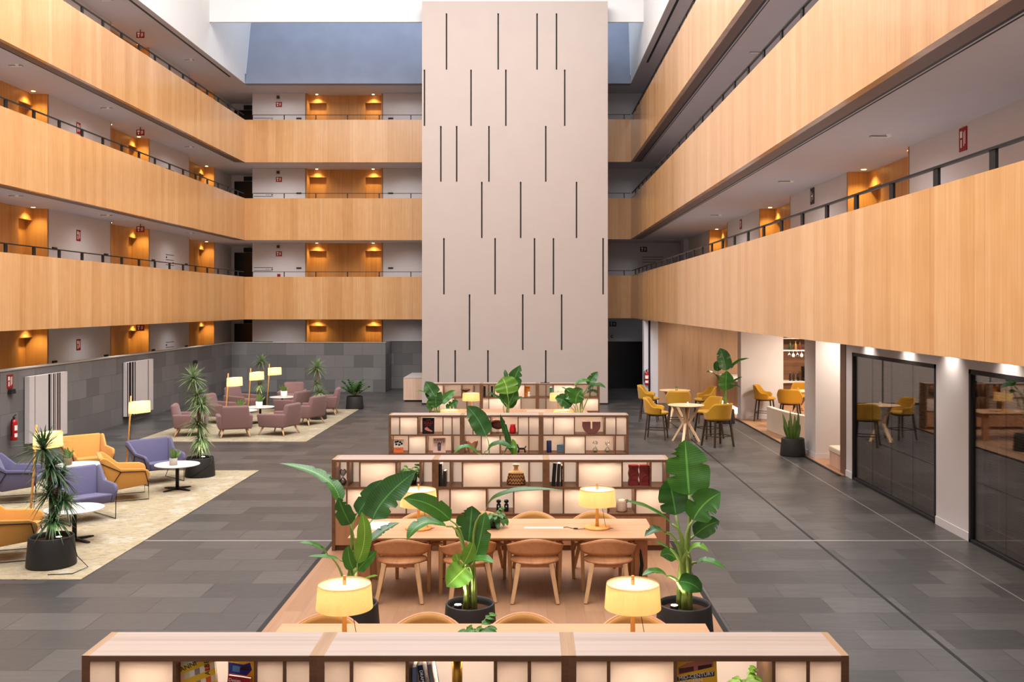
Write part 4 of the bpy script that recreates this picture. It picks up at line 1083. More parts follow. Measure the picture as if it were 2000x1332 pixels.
def strelitzia(label, base, Y, leaves, pot=None, stem_r=.014, wpx=None, group='broad-leaved potted plants', n=26):
    """leaves: (base px, mid px, tip px, width px, material, depth shift of base, of tip, tears, face)"""
    bx, bz = base
    loc = Vector((bx, Y, bz))
    t = thing('potted_plant', label, 'plant', loc, 0, group)
    z0 = 0
    if pot: planter(t, pot[0], pot[1]); z0 = pot[1]-.06
    rnd = random.Random(hash(label) % 1000 if False else len(label)*7)
    for k, (b0, bm, tp, w, mt, d0, d1, tears, face) in enumerate(leaves):
        p0 = at(b0[0], b0[1], Y+d0) - loc; p2 = at(tp[0], tp[1], Y+d1) - loc
        if bm is None: p1 = (p0+p2)/2 + Vector((0, -.02, .05*(p2-p0).length))
        else:
            m = at(bm[0], bm[1], Y+(d0+d1)/2) - loc; p1 = m*2 - (p0+p2)/2
        nr = {'f': (0,-1,.35), 'u': (0,-.3,1), 'l': (-.8,-.5,.3), 'r': (.8,-.5,.3), 'b': (0,.8,.6)}[face]
        mb = MB(); leaf_mesh(mb, p0, p1, p2, w/F*Y, nr, tears, seed=k*3+len(label), n=n)
        lf = mb.build('leaf', M[mt], t, smooth=True)
        s0 = Vector((rnd.uniform(-.06,.06), rnd.uniform(-.05,.05), z0))
        d = (p2-p0).normalized(); hl = (p0-s0).length
        c1 = s0 + Vector((0,0,hl*.5)); c2 = p0 - d*hl*.22
        pts = [s0*(1-u)**3 + c1*3*u*(1-u)**2 + c2*3*u*u*(1-u) + p0*u**3 for u in [i/8 for i in range(9)]]
        MB().tube(pts, stem_r*1.25, 7, stem_r*.55).build('stalk', M['petiole'], lf, smooth=True)
    return t
L_, D_, Y_ = 'leaf', 'leafdark', 'leaflight'
PP = 10.35
strelitzia('tall broad-leaf plant in a black planter, behind the left lit table lamp', (-1.90, PZ), PP, [
    ((664,982),(632,932),(546,905),30,L_,.0,.25,5,'u'), ((684,1024),(672,1000),(661,972),34,D_,-.05,-.1,4,'f'), ((727,1015),(757,968),(812,921),58,D_,.1,.3,3,'f'),
    ((699,1004),(720,972),(746,937),36,D_,.15,.25,4,'f'), ((698,1100),(712,1050),(706,1000),30,Y_,-.12,-.15,0,'f'), ((722,1058),(750,1035),(780,1021),24,D_,.2,.45,6,'u'),
    ((641,1085),(618,1066),(584,1060),20,L_,-.05,-.2,4,'u'), ((664,1094),(640,1088),(601,1087),16,L_,-.1,-.3,0,'u'), ((698,1114),(715,1095),(736,1076),26,L_,-.1,-.15,2,'f'),
    ((690,1112),(682,1090),(680,1066),26,L_,-.1,-.12,0,'f'), ((711,1130),None,(738,1124),10,Y_,-.2,-.3,0,'u')], (.33,.42))
strelitzia('broad-leaf plant in the middle black planter, lit from below', (-.62, PZ), PP, [
    ((880,1016),(838,985),(788,974),36,L_,.0,-.1,1,'f'), ((872,1028),(826,1022),(795,1055),34,L_,-.05,-.25,1,'u'), ((915,1058),(919,1022),(922,988),58,D_,.1,.15,5,'f'),
    ((926,1096),(938,1050),(948,998),40,L_,-.05,.05,2,'f'), ((949,1000),(990,962),(1100,958),20,D_,-.05,-.25,0,'u'), ((911,1108),(896,1122),(872,1146),50,Y_,-.1,-.2,0,'f'),
    ((914,1100),(940,1092),(964,1100),26,L_,-.1,-.25,3,'u'), ((906,1100),(916,1082),(925,1058),28,Y_,-.12,-.15,0,'f'), ((895,1095),None,(890,1080),20,Y_,-.12,-.15,0,'f')], (.29,.42), .017)
strelitzia('tallest broad-leaf plant in the black planter at the platform edge', (1.66, PZ), PP, [
    ((1346,967),(1342,915),(1338,859),86,L_,.05,.15,5,'f'), ((1320,1006),(1314,970),(1306,934),60,D_,.1,.2,3,'f'), ((1354,1016),(1375,985),(1408,962),58,L_,-.05,.0,5,'f'),
    ((1356,1046),(1380,1028),(1405,1018),38,D_,.15,.25,2,'f'), ((1313,1024),(1270,994),(1217,978),20,L_,-.05,-.25,0,'u'), ((1298,1040),(1282,1034),(1259,1048),26,D_,-.05,-.2,4,'u'),
    ((1346,1080),(1362,1066),(1384,1078),22,Y_,-.1,-.2,4,'u'), ((1340,1076),(1328,1066),(1317,1060),16,L_,-.1,-.2,2,'u'), ((1361,1098),(1385,1096),(1419,1112),22,L_,.05,-.1,6,'u'),
    ((1322,1092),(1306,1082),(1290,1086),26,L_,.1,.1,0,'f'), ((1302,1124),(1280,1116),(1254,1124),22,L_,-.1,-.2,2,'u'), ((1326,1136),(1350,1140),(1370,1156),34,D_,-.15,-.15,0,'f'),
    ((1308,1072),None,(1281,1058),14,L_,.1,.05,0,'u')], (.315,.42), .024)
strelitzia('dark broad-leaf plant between the second and third bookcase rows', (-.69, 0), 16.9, [
    ((949,851),(934,820),(912,793),38,D_,.0,.1,1,'f'), ((1000,884),(990,845),(977,809),20,D_,.0,.1,3,'l'), ((933,886),(910,872),(886,886),16,L_,-.1,-.2,1,'u'),
    ((952,880),(975,866),(1000,878),22,D_,-.1,-.2,1,'u'), ((1003,892),(1004,874),(1001,857),13,Y_,-.1,-.1,0,'f'), ((985,886),(995,874),(1006,876),20,L_,-.1,-.2,1,'u')], (.3,.42), .012)
P2 = 24.0
strelitzia('broad-leaf plant at the left end between the third and farthest bookcase rows', (-2.25, PZ), P2, [
    ((856,786),(844,765),(831,745),30,D_,0,.1,2,'f'), ((861,788),(874,775),(889,762),17,L_,0,.1,0,'f'), ((838,774),(828,766),(812,764),9,L_,0,-.2,0,'u'), ((852,775),(851,786),(853,796),28,D_,-.1,-.1,0,'f'),
    ((872,799),(884,790),(895,783),16,D_,0,0,5,'f'), ((842,780),(840,792),(843,802),14,L_,-.1,-.1,0,'f')], (.3,.42), .013)
strelitzia('broad-leaf plant in the middle between the third and farthest bookcase rows', (-.50, PZ), P2, [
    ((984,790),(1000,752),(1016,713),33,D_,.1,.2,3,'f'), ((991,770),(988,752),(981,737),46,Y_,-.1,-.05,1,'f'), ((990,797),(1000,776),(1008,757),26,L_,0,0,0,'f'), ((985,786),(968,774),(950,765),14,D_,-.1,-.2,0,'u'),
    ((996,794),(1008,782),(1022,777),20,D_,0,-.1,3,'u'), ((990,742),None,(986,722),8,D_,.1,.15,0,'f')], (.3,.42), .013)
strelitzia('broad-leaf plant at the right end between the third and farthest bookcase rows', (1.25, PZ), P2, [
    ((1118,788),(1113,770),(1106,775),26,L_,0,0,0,'f'), ((1125,789),(1127,772),(1138,760),30,L_,-.05,-.05,0,'f'), ((1150,752),(1157,740),(1168,726),18,D_,.1,.2,2,'f'), ((1154,746),(1138,744),(1121,753),15,L_,0,-.1,0,'u'),
    ((1148,762),(1165,752),(1183,758),18,D_,0,-.1,2,'u'), ((1115,795),(1100,782),(1084,778),26,D_,0,0,3,'f'), ((1145,768),(1158,764),(1166,768),14,D_,0,-.1,1,'u'), ((1108,762),None,(1096,756),7,L_,0,0,0,'u')], (.3,.42), .013)
strelitzia('tall broad-leaf plant at the corner of the white pier, behind the bar stools', (6.05, 0), 29.9, [
    ((1418,724),(1413,700),(1406,680),28,D_,0,.1,1,'f'), ((1428,720),(1442,706),(1464,700),13,L_,0,-.1,0,'u'), ((1403,743),(1394,730),(1380,727),20,L_,0,-.2,3,'u'), ((1418,762),(1418,744),(1420,724),30,L_,-.1,-.15,4,'f'),
    ((1426,750),(1438,742),(1450,736),10,D_,0,-.1,2,'u'), ((1428,758),(1436,754),(1446,757),9,D_,0,-.1,1,'u'), ((1402,725),None,(1399,705),16,D_,.15,.2,0,'f')], (.3,.42), .014)

def blades(b, c, n, L, w, lo, hi, droop, seed, tilt=(0,0,0)):
    """rosette of narrow arching blades around c; lo..hi = lift angles in degrees"""
    r = random.Random(seed); c = Vector(c)
    for k in range(n):
        a = k*2.39996 + r.uniform(-.2,.2); e = math.radians(r.uniform(lo, hi)); l = L*r.uniform(.75, 1.1)
        d = Vector((math.cos(a)*math.cos(e), math.sin(a)*math.cos(e), math.sin(e)))
        sd = Vector((-math.sin(a), math.cos(a), 0)); pv = None; m = 5
        for i in range(m+1):
            t = i/m; p = c + d*l*t + Vector((0,0,-droop*l*t*t)); hw = w/2*(.55+.9*t if t < .4 else .91*(1-(t-.4)/.6)**.8 + .02)
            q = [b.bm.verts.new(p - sd*hw), b.bm.verts.new(p + Vector((0,0,-.25*hw))), b.bm.verts.new(p + sd*hw)]
            if pv:
                for j in (0, 1):
                    f = b.bm.faces.new((pv[j], pv[j+1], q[j+1], q[j]))
                    for lp, uv in zip(f.loops, ((j*.5,t-1/m),(j*.5+.5,t-1/m),(j*.5+.5,t),(j*.5,t))): lp[b.uv].uv = uv
            pv = q
def dracaena(label, loc, r, h, heads, mt='blade', wide=.022):
    t = thing('potted_plant', label, 'plant', loc, 0, 'spiky potted plants of the lounge')
    planter(t, r, h)
    for k, (x, y, z, L, n, lo, hi, dr) in enumerate(heads):
        sx, sy = .05*math.cos(k*2.4), .05*math.sin(k*2.4)
        MB().tube([(sx, sy, h-.06), (sx*.6+x*.3, sy*.6+y*.3, h+(z-h)*.5), (x, y, z)], .022, 8, .016).build('cane', M['canebark'], t, smooth=True)
        b = MB(); blades(b, (x, y, z), n, L, wide, lo, hi, dr, 11+k); b.build('leaf_crown', M[mt], t, smooth=True)
    return t
dracaena('nearest spiky plant in a black planter on the near rug, lit from within', (-6.6, 13.46, RZ), .325, .41, [
    (-.12,.02,1.60,0.50,109,-37,83,0.33), (.02,-.05,1.36,0.39,100,-37,73,0.33), (.10,.06,1.20,0.37,90,-42,68,0.30), (-.04,.03,.98,0.37,100,-42,58,0.36), (.16,.02,.90,0.35,78,-47,53,0.36), (.03,-.02,.62,0.32,90,-22,63,0.54)], 'bladedark', .028)
dracaena('tall spiky plant in a black planter right of the white round table', (-6.92, 20.5, RZ), .31, .40, [
    (-.14,0,2.06,0.39,121,-42,83,0.21), (-.07,.03,1.70,0.36,100,-42,68,0.24), (.04,-.03,1.50,0.43,121,-42,68,0.27), (-.05,.02,1.10,0.43,109,-37,58,0.36), (.02,0,.80,0.36,117,-52,58,0.48), (-.02,.02,.55,0.28,65,-12,68,0.54)], 'blade', .030)
dracaena('spiky plant behind the grouped floor lamps at the stone corner', (-9.6, 34.6, 0), .28, .36, [(.1,0,1.62,0.41,95,-37,83,0.24), (.02,0,1.16,0.32,65,-37,68,0.30), (.06,0,.78,0.35,87,-42,63,0.42)], 'blade', .034)
dracaena('spiky plant in a black planter at the right corner of the far rug', (-6.65, 30.8, RZ), .265, .40, [(-.04,0,1.62,0.43,121,-42,83,0.24), (-.06,.03,1.12,0.30,73,-42,68,0.30), (.05,0,.82,0.37,95,-42,63,0.42), (.0,0,.62,0.32,78,-32,63,0.54)], 'blade', .034)
def bushy(label, loc, r, h, n, L, mt, cat='plant', pot=True, seed=3, lw=.06, potmat=None):
    t = thing('potted_plant', label, cat, loc, 0)
    if potmat: 
        MB().lathe([(0,0),(r*.85,0),(r,.01),(r,h),(r-.008,h),(r-.012,h-.02),(0,h-.02)], 20).build('pot', M[potmat], t, smooth=True)
    else: planter(t, r, h)
    rd = random.Random(seed); b = MB(); st = MB()
    for k in range(n):
        a = k*2.4; e = rd.uniform(.5, 1.35); l = L*rd.uniform(.7, 1.05)
        d = Vector((math.cos(a)*math.cos(e), math.sin(a)*math.cos(e), math.sin(e))); c = Vector((0,0,h-.03))
        pts = [c + d*l*u + Vector((0,0,-.15*l*u*u)) for u in (0,.33,.66,1)]
        st.tube(pts, L*.012, 5, L*.006)
        for i in range(5):
            u = .35+.16*i; p = c + d*l*u + Vector((0,0,-.15*l*u*u))
            for s in (-1, 1):
                q = d*.5 + Vector((-math.sin(a), math.cos(a), 0))*s*.8 + Vector((0,0,rd.uniform(-.1,.3)))
                leaf_mesh(b, p, p + q.normalized()*lw*.8, p + q.normalized()*lw*1.5 + Vector((0,0,-.15*lw)), lw*.75, (0,-.2,1), n=4, seed=k)
    st.build('stems', M['petiole'], t, smooth=True); b.build('foliage', M[mt], t, smooth=True)
    return t
bushy('low bushy plant in a black planter by the stone wall, beyond the far rug', (-6.07, 34.0, 0), .31, .44, 20, .72, 'leafdark', lw=.11)
def succulent(label, loc, r, h, n, L, w, potm='concrete', lo=45, hi=88, mt='sanse', seed=5, round_=True, group='small succulent pots'):
    t = thing('succulent_pot', label, 'plant', loc, 0, group)
    MB().lathe([(0,0),(r*.92,0),(r,.01),(r,h),(r-.008,h),(r-.012,h-.015),(0,h-.015)], 24).build('pot', M[potm], t, smooth=True)
    b = MB(); rd = random.Random(seed)
    for k in range(n):
        a = k*2.4+.3; e = math.radians(rd.uniform(lo, hi)); l = L*rd.uniform(.65,1.05)
        d = Vector((math.cos(a)*math.cos(e), math.sin(a)*math.cos(e), math.sin(e))); p = Vector((math.cos(a)*r*.35, math.sin(a)*r*.35, h-.015))
        leaf_mesh(b, p, p+d*l*.5+Vector((0,0,.02)), p+d*l, w, (math.cos(a+.6), math.sin(a+.6)-.6, .2), n=8, seed=k, fold=.3)
    b.build('leaf_cluster', M[mt], t, smooth=True); return t
TZ5 = RZ+.501
succulent('pale concrete pot with striped succulent on the white round table by the tall plant', (-6.88, 18.85, TZ5), .075, .135, 9, .24, .06)
succulent('brown-grey pot with upright succulent before the far amber lounge chair', (-8.95, 18.9, TZ5), .075, .13, 7, .24, .06, 'canebark')
succulent('grey faceted pot with round green cactus on the table behind the nearest spiky plant', (-7.0, 14.75, TZ5), .075, .14, 12, .15, .07, lo=10)
succulent('small dark pot with spiky succulent among the mauve armchairs', (-8.5, 28.7, TZ5), .09, .12, 10, .26, .05, 'potblack')
succulent('white pot with striped succulent among the mauve armchairs', (-8.22, 29.7, TZ5), .10, .16, 9, .30, .07, 'label')
succulent('white pot with agave on the round table before the farthest mauve armchair', (-8.28, 32.95, TZ5), .11, .2, 10, .24, .06, 'label')
t = thing('potted_plant', 'upright snake plant in a black planter at the bar threshold', 'plant', (6.36, 23.4, 0), 0)
planter(t, .30, .42); b = MB(); rd = random.Random(2)
for k in range(13):
    a = k*2.4; e = math.radians(rd.uniform(62, 88)); l = rd.uniform(.35,.75); d = Vector((math.cos(a)*math.cos(e), math.sin(a)*math.cos(e)*.5, math.sin(e))); p = Vector((math.cos(a)*.10, math.sin(a)*.08, .36))
    leaf_mesh(b, p, p+d*l*.5, p+d*l, .085, (.3,-1,.1), n=8, seed=k, fold=.2)
b.build('leaf_cluster', M['sanse'], t, smooth=True)
def trailing(label, loc, n, L, mt, pr=.06, phh=.09, potm='potblack', seed=4, lw=.05):
    t = thing('trailing_plant', label, 'plant', loc, 0)
    MB().lathe([(0,0),(pr*.8,0),(pr,phh),(pr-.008,phh),(pr-.01,phh-.015),(0,phh-.015)], 20).build('pot', M[potm], t, smooth=True)
    b, st = MB(), MB(); rd = random.Random(seed)
    for k in range(n):
        a = k*2.4; l = L*rd.uniform(.5,1.1); p0 = Vector((0,0,phh-.01)); p1 = Vector((math.cos(a)*l*.3, math.sin(a)*l*.3, phh+l*rd.uniform(.5,1.0))); p2 = Vector((math.cos(a)*l*.85, math.sin(a)*l*.85, phh+l*rd.uniform(-.1,.85)))
        bz = lambda u: p0*(1-u)**2 + p1*2*u*(1-u) + p2*u*u
        st.tube([bz(i/6) for i in range(7)], .0028, 5, .0018)
        for u in (.45, .72, 1.0):
            q0 = bz(u); q = ((p2-p1).normalized() + Vector((rd.uniform(-.9,.9), rd.uniform(-.9,.9), rd.uniform(-.1,.5)))*(0 if u == 1 else 1)).normalized()
            leaf_mesh(b, q0, q0+q*lw*.9+Vector((0,0,.01)), q0+q*lw*1.7-Vector((0,0,.015)), lw*1.1, (0,-.5,1), n=6, seed=k)
    st.build('stems', M['petiole'], t); b.build('foliage', M[mt], t, smooth=True); return t
trailing('small leafy pot plant in the middle of the nearest table', (-.42, 7.9, PZ+.742), 22, .19, 'leaf', .065, .13, lw=.055)
trailing('small trailing plant on the socket-strip table, behind the middle broad-leaf plant', (-.44, 12.45, PZ+.742), 22, .17, 'leaf', lw=.05)
trailing('dark basket plant with light green leaves on the second bookcase row', (((804-CX)/F*14.4), 14.42, ZR[0][0]+.001), 26, .15, 'leaf', .085, .15, 'soil', lw=.045)
trailing('variegated light green plant at the right of the nearest bookcase row', (((1455-CX)/F*6.42), 6.42, ZR[0][0]+.001), 20, .12, 'leaflight', .06, .12, 'label', lw=.05)

# small uplights in the planters
def uplight(label, loc, aim, e=9):
    o = thing('uplight', label, 'spotlight', loc, 0, 'uplights in the planters')
    MB().lathe([(0,0),(.035,0),(.045,.05),(.042,.07),(0,.07)], 16).build('housing', M['black'], o, smooth=True)
    MB().lathe([(0,.0705),(.036,.0705)], 16).build('lens', M['uplight'], o)
    d = Vector(aim).normalized()
    l = spot(Vector(loc)+Vector((0,0,.09)), e*1.8, 95, .9, (1,.93,.76), .03, d.to_track_quat('-Z','Y').to_euler(), 'planter_uplight')
for lb, x, y, z, aim, e in (('black uplight in the planter behind the left lit table lamp', -1.78, 10.25, PZ+.37, (-.1,.1,1), 9), ('black uplight at the foot of the middle broad-leaf plant', -.74, 10.22, PZ+.37, (.25,.2,1), 12),
    ('chrome-lit uplight in the planter at the platform edge', 1.53, 10.2, PZ+.37, (.25,.15,1), 9), ('bright uplight in the nearest spiky planter', -6.42, 13.3, RZ+.36, (-.3,.2,1), 9), ('uplight in the planter right of the white round table', -6.80, 20.35, RZ+.36, (-.2,.1,1), 10),
    ('uplight in the planter at the far rug corner', -6.6, 30.62, RZ+.36, (0,.1,1), 9), ('uplight in the planter behind the grouped floor lamps', -9.5, 34.4, .32, (0,.1,1), 8),
    ('uplight in the left planter before the farthest bookcases', -2.15, 23.85, PZ+.37, (0,.05,1), 8), ('uplight in the middle planter before the farthest bookcases', -.42, 23.85, PZ+.37, (0,.05,1), 8),
    ('uplight in the right planter before the farthest bookcases', 1.33, 23.85, PZ+.37, (0,.05,1), 8)):
    uplight(lb, (x, y, z), aim, e)
tag(MB().tube([(-6.34,13.3,.40),(-6.22,13.25,.43),(-6.12,13.2,.2),(-6.02,13.3,.03),(-6.1,13.0,.018),(-6.4,12.95,.018)], .006, 6).build('power_cord', M['black']), 'thin black cord looping from the nearest black planter onto the rug', 'cord')
tag(MB().tube([(-6.62,20.34,.40),(-6.6,20.18,.3),(-6.78,20.17,.16),(-7.05,20.2,.02)], .008, 6).build('power_cord', M['black']), 'black cord hanging down the planter right of the white round table', 'cord')

# ------------------------------------------------------------------ walls: canvases, signs, extinguishers
def canvas(label, y0, y1, z0, z1, stripes):
    o = thing('striped_canvas', label, 'painting', (-12.325, (y0+y1)/2, 0)); W = y1-y0
    MB().box(0,.12,-W/2,W/2,z0,z1).build('canvas', M['canvas'], o)
    b, c = MB(), MB()
    for f, w, k in stripes: (b if k else c).box(.1198,.1215,-W/2+W*f,-W/2+W*(f+w),z0+.002,z1-.002)
    b.build('stripe', M['stripe'], o)
    if len(c.bm.verts): c.build('stripe', M['stripe_brown'], o)
    return o
canvas('white canvas with dark vertical stripes, beside the fire extinguisher', 23.8, 25.75, .22, 1.86, ((.13,.012,0),(.48,.05,1),(.545,.015,0),(.61,.03,1),(.66,.02,0),(.71,.05,0),(.775,.03,1)))
canvas('white canvas with dark stripes at its left edge, above the lone floor lamp', 29.6, 31.65, .22, 1.87, ((.0,.03,1),(.06,.08,1),(.17,.06,1),(.27,.035,1),(.79,.022,1)))
def fire_sign(label, loc, rz, w, h, m='redsign', ext=True):
    o = thing('fire_sign', label, 'sign', loc, rz, 'red safety signs')
    MB().box(-w/2,w/2,-.012,0,-h/2,h/2).build('plate', M[m], o)
    b = MB(); y = -.0135
    b.box(-w*.36,-w*.08,y,-.012,h*.08,h*.36).box(w*.08,w*.16,y,-.012,-h*.3,h*.3).box(w*.24,w*.32,y,-.012,-h*.22,h*.34).box(-w*.3,-w*.14,y,-.012,-h*.34,h*.0)
    b.build('pictogram', M['label'], o)
    return o
def extinguisher(label, loc, rz):
    o = thing('fire_extinguisher', label, 'fire extinguisher', loc, rz, 'red fire extinguishers')
    MB().lathe([(0,0),(.072,0),(.078,.015),(.078,.42),(.066,.47),(.03,.50),(0,.505)], 24).build('cylinder', M['red'], o, smooth=True)
    for z0, z1 in ((.08,.17),(.24,.36)):
        b = MB()
        for k in range(12):
            a0, a1 = -PI*.78+k*PI*.56/12, -PI*.78+(k+1)*PI*.56/12
            b.quad((.0788*math.cos(a0),.0788*math.sin(a0),z0),(.0788*math.cos(a1),.0788*math.sin(a1),z0),(.0788*math.cos(a1),.0788*math.sin(a1),z1),(.0788*math.cos(a0),.0788*math.sin(a0),z1))
        b.build('label', M['label'], o)
    MB().bar((0,0,.50),(0,0,.55),.04).bar((-.02,0,.56),(.10,0,.60),.02,.015).bar((-.02,0,.54),(.09,0,.53),.02,.012).build('valve', M['black'], o)
    MB().tube([(-.02,0,.53),(-.09,0,.5),(-.10,0,.35),(-.09,0,.12)], .012, 6).build('hose', M['black'], o)
    return o
def onwall(px, py, X): 
    Y = X*F/(px-CX); return Vector((X, Y, EYE-(py-CY)/F*Y))
RL = PI/2          # a sign on the left wall faces +x
p = onwall(19, 745, -12.35); fire_sign('red fire sign on the stone wall above the extinguisher', p, RL, .26, .33)
p = onwall(27, 860, -12.23); extinguisher('red fire extinguisher on the left stone wall, under a red sign', (p.x, p.y, p.z), RL)
def bulkhead(label, loc):
    o = thing('wall_light', label, 'lamp', loc, RL); MB().prism([(-.11,-.05),(.11,-.05),(.09,.06),(-.09,.06)], -.10, 0, 'y').build('housing', M['blackmatte'], o, bevel=.01); MB().box(-.07,.07,-.08,-.02,-.053,-.05).build('lens', M['label'], o)
p = onwall(19, 765, -12.35); bulkhead('black emergency light on the stone wall under the red sign', p)
p = onwall(379, 707, -12.35); bulkhead('small black emergency light on the stone wall behind the tall spiky plant', p)
GN = ('ground level', 'first gallery', 'second gallery', 'top gallery')
for k in range(4):
    zc = CEIL_L[k]; z0 = FLR[k]
    fire_sign('red sign on the left wall of the %s between two door alcoves' % GN[k], (XLW, 29.4, zc-.62), RL, .26, .34)
    o = fire_sign('red exit sign hanging from the ceiling of the left %s corridor' % GN[k], (-13.0, 32.6, zc-.18), 0, .27, .20); MB().bar((0,-.006,.10),(0,-.006,.18),.02).build('hanger', M['black'], o)
    o = thing('direction_sign', 'dark line lettering on the left wall of the %s' % GN[k], 'sign', (XLW, 36.9, zc-1.05), RL); b = MB()
    for i in range(3): b.box(-.42,.42,-.004,0,.22-i*.19,.24-i*.19)
    b.box(-.40,-.30,-.004,0,.10,.16).box(.28,.40,-.004,0,-.09,-.03); b.build('lettering', M['ink'], o)
    for y, w in ((24.0,'nearest'),(27.9,'second'),(31.3,'third'),(35.25,'fourth'),(38.65,'fifth')):
        tag(MB().box(0,.03,-.13,.13,-.035,.035).build('number_plate', M['blackmatte'], loc=(XLW, y, z0+1.32)), 'black number plate on the left wall of the %s, %s from the picture edge' % (GN[k], w), 'sign', 'room number plates')
    o = thing('direction_sign', 'two thin dark lines of lettering on the far wall of the %s' % GN[k], 'sign', (-11.55, YBW, zc-1.15 if k else zc-1.08), 0); b = MB()
    b.box(-.42,.42,-.004,0,.06,.08).box(-.42,.42,-.004,0,-.08,-.06).box(.34,.42,-.004,0,-.02,.02).box(.1,.28,-.004,0,-.006,.006); b.build('lettering', M['ink'], o)
    for x, w in ((-10.0,'left'),(-6.0,'right')):
        tag(MB().box(-.11,.11,-.03,0,-.03,.03).build('number_plate', M['blackmatte'], loc=(x, YBW, z0+1.32)), 'small black room number plate %s of the far alcove of the %s' % (w, GN[k]), 'sign', 'room number plates')
    if k:
        fire_sign('square red sign on the far wall of the %s' % GN[k], (-10.87, YBW, zc-.48), 0, .26, .22)
        tag(MB().box(-.06,.06,-.06,0,-.07,.05).build('siren', plain('siren_dark', (70,36,34), .5) if 'siren' not in M else M['siren'], loc=(-10.9, YBW, zc-.16)), 'dark alarm siren above the square red sign of the %s' % GN[k], 'alarm')
        tag(MB().box(-.065,.065,-.05,0,-.06,.06).box(-.035,.035,-.055,-.05,-.03,.03).build('call_point', M['redsign'], loc=(-10.87, YBW, zc-1.42)), 'small red call point below the square red sign of the %s' % GN[k], 'alarm')
    tag(MB().box(-.26,.26,-.05,0,-.10,.10).build('exit_sign', M['blackmatte'], loc=(-12.75, 44.5, z0+2.22 if z0+2.35 < zc else zc-.2)), 'dark exit sign over the dark door at the far left corner of the %s' % GN[k], 'sign')
# ceiling fixtures of the galleries
def fixture(label, x, y, z, rz=PI/2):
    o = thing('emergency_light', label, 'ceiling light', (x, y, z), rz, 'ceiling fixtures of the galleries')
    MB().box(-.17,.17,-.04,.04,-.028,0).build('housing', M['slat'], o, bevel=.008)
    MB().box(-.14,.14,-.025,.025,-.032,-.028).build('lens', M['label'], o)
    MB().lathe([(0,-.05),(.03,-.045),(.05,-.015),(.055,0)], 16, (.10,-.14,0)).build('smoke_detector', M['label'], o, smooth=True)
for k, z in ((1,6.34),(2,9.58),(3,12.85)):
    for y, w in ((24.2,'nearest'),(29.4,'middle'),(36.6,'far')):
        fixture('emergency light and detector on the %s ceiling of the left side, %s one' % (GN[k], w), -12.75, y, z, 0)
for y, w in ((15.9,'nearest'),(21.7,'middle'),(29.8,'far')): fixture('emergency light and detector on the first gallery ceiling of the right side, %s one' % w, 5.75, y, 6.38, 0)
for y, w in ((16.9,'near'),(23,'far')): fixture('emergency light on the second gallery ceiling of the right side, %s one' % w, 5.4, y, 9.60, 0)
RR = -PI/2
fire_sign('red fire sign on the right wall of the first gallery, nearest the picture edge', onwall(1882, 272, XRW), RR, .26, .36)
fire_sign('small red sign on the right wall of the first gallery between two far alcoves', onwall(1447, 438, XRW), RR, .28, .3)
fire_sign('dim red sign on the far wall right of the tower, first gallery', at(1257, 487, YBW), 0, .3, .22, 'darksign')
fire_sign('dim red sign above the black door right of the tower', at(1197, 633, YBW), 0, .3, .2, 'darksign')
o = thing('floor_sign', 'dark square sign with white pictogram on the right wall of the first gallery', 'sign', onwall(1587, 383, XRW), RR); MB().box(-.15,.15,-.012,0,-.19,.19).build('plate', M['darksign'], o); MB().prism([(-.09,-.12),(-.06,-.12),(-.06,-.015),(.05,-.015),(.05,-.10),(.08,-.10),(.08,.06),(.05,.06),(.05,.015),(-.06,.015),(-.06,.12),(-.09,.12)], -.014, -.012, 'y').build('pictogram', M['label'], o)
o = thing('direction_sign', 'three dark lines of lettering on the far wall right of the tower', 'sign', at(1275, 507, YBW), 0); b = MB()
for i in range(3): b.box(-.46,.46,-.004,0,.1-i*.11,.12-i*.11)
b.build('lettering', M['ink'], o)
extinguisher('red fire extinguisher on the pale portal beside the black door', at(1263, 752, 35.9), 0)
o = thing('ceiling_camera', 'small black dome camera under the right gallery by the timber wall', 'camera', (4.75, 35.3, 3.09)); MB().lathe([(0,-.10),(.06,-.08),(.09,-.03),(.1,0)], 16).build('dome', M['black'], o, smooth=True)
o = thing('wall_light', 'small dark wall light above the black door', 'lamp', at(1195, 657, YBW)); MB().ball((0,-.05,0), .06).build('housing', M['blackmatte'], o, smooth=True); MB().box(-.03,.03,-.11,-.06,-.01,.02).build('lens', M['label'], o)

# ------------------------------------------------------------------ desk by the tower, bar
o = thing('reception_desk', 'pale timber counter with dark top beside the tower foot', 'counter', (-4.28, 37.85, 0))
MB().box(-.41,.40,-1.35,1.35,.06,.88).build('body', M['desk'], o); MB().box(-.41,.40,-1.36,1.36,.88,.90).build('top', M['slat'], o); MB().box(-.36,.36,-1.3,1.3,0,.06).build('plinth', M['black'], o)
def bench():
    o = thing('curved_bench', 'white curved upholstered bench at the bar opening, its back to the hall', 'bench', (7.35, 26.6, FB))
    n = 14; O, I = [], []
    for i in range(n+1):
        a = -PI*.16 + PI*.75*i/n
        O.append((-.55+.0*i + .62 - .85*math.cos(a-.2)*.75, 1.35 - 2.6*i/n))
    out = [(-.48,1.45),(-.46,.9),(-.40,.3),(-.30,-.3),(-.16,-.85),(.02,-1.3),(.5,-1.36)]
    b = MB()
    b.prism([(x, y) for x, y in out] + [(x+.16, y+.02) for x, y in out[::-1]], 0, .69, 'z')
    b.build('backrest', M['cream'], o, bevel=.02)
    b = MB(); b.prism([(x+.165, y+.02) for x, y in out[:-1]] + [(x+.62, y+.04) for x, y in out[-2::-1]], .12, .43, 'z'); b.build('seat', M['cream'], o, bevel=.03)
    MB().prism([(x+.03, y+.02) for x, y in out[:-1]] + [(x+.5, y+.04) for x, y in out[-2::-1]], 0, .12, 'z').build('plinth', M['shelf'], o)
bench()
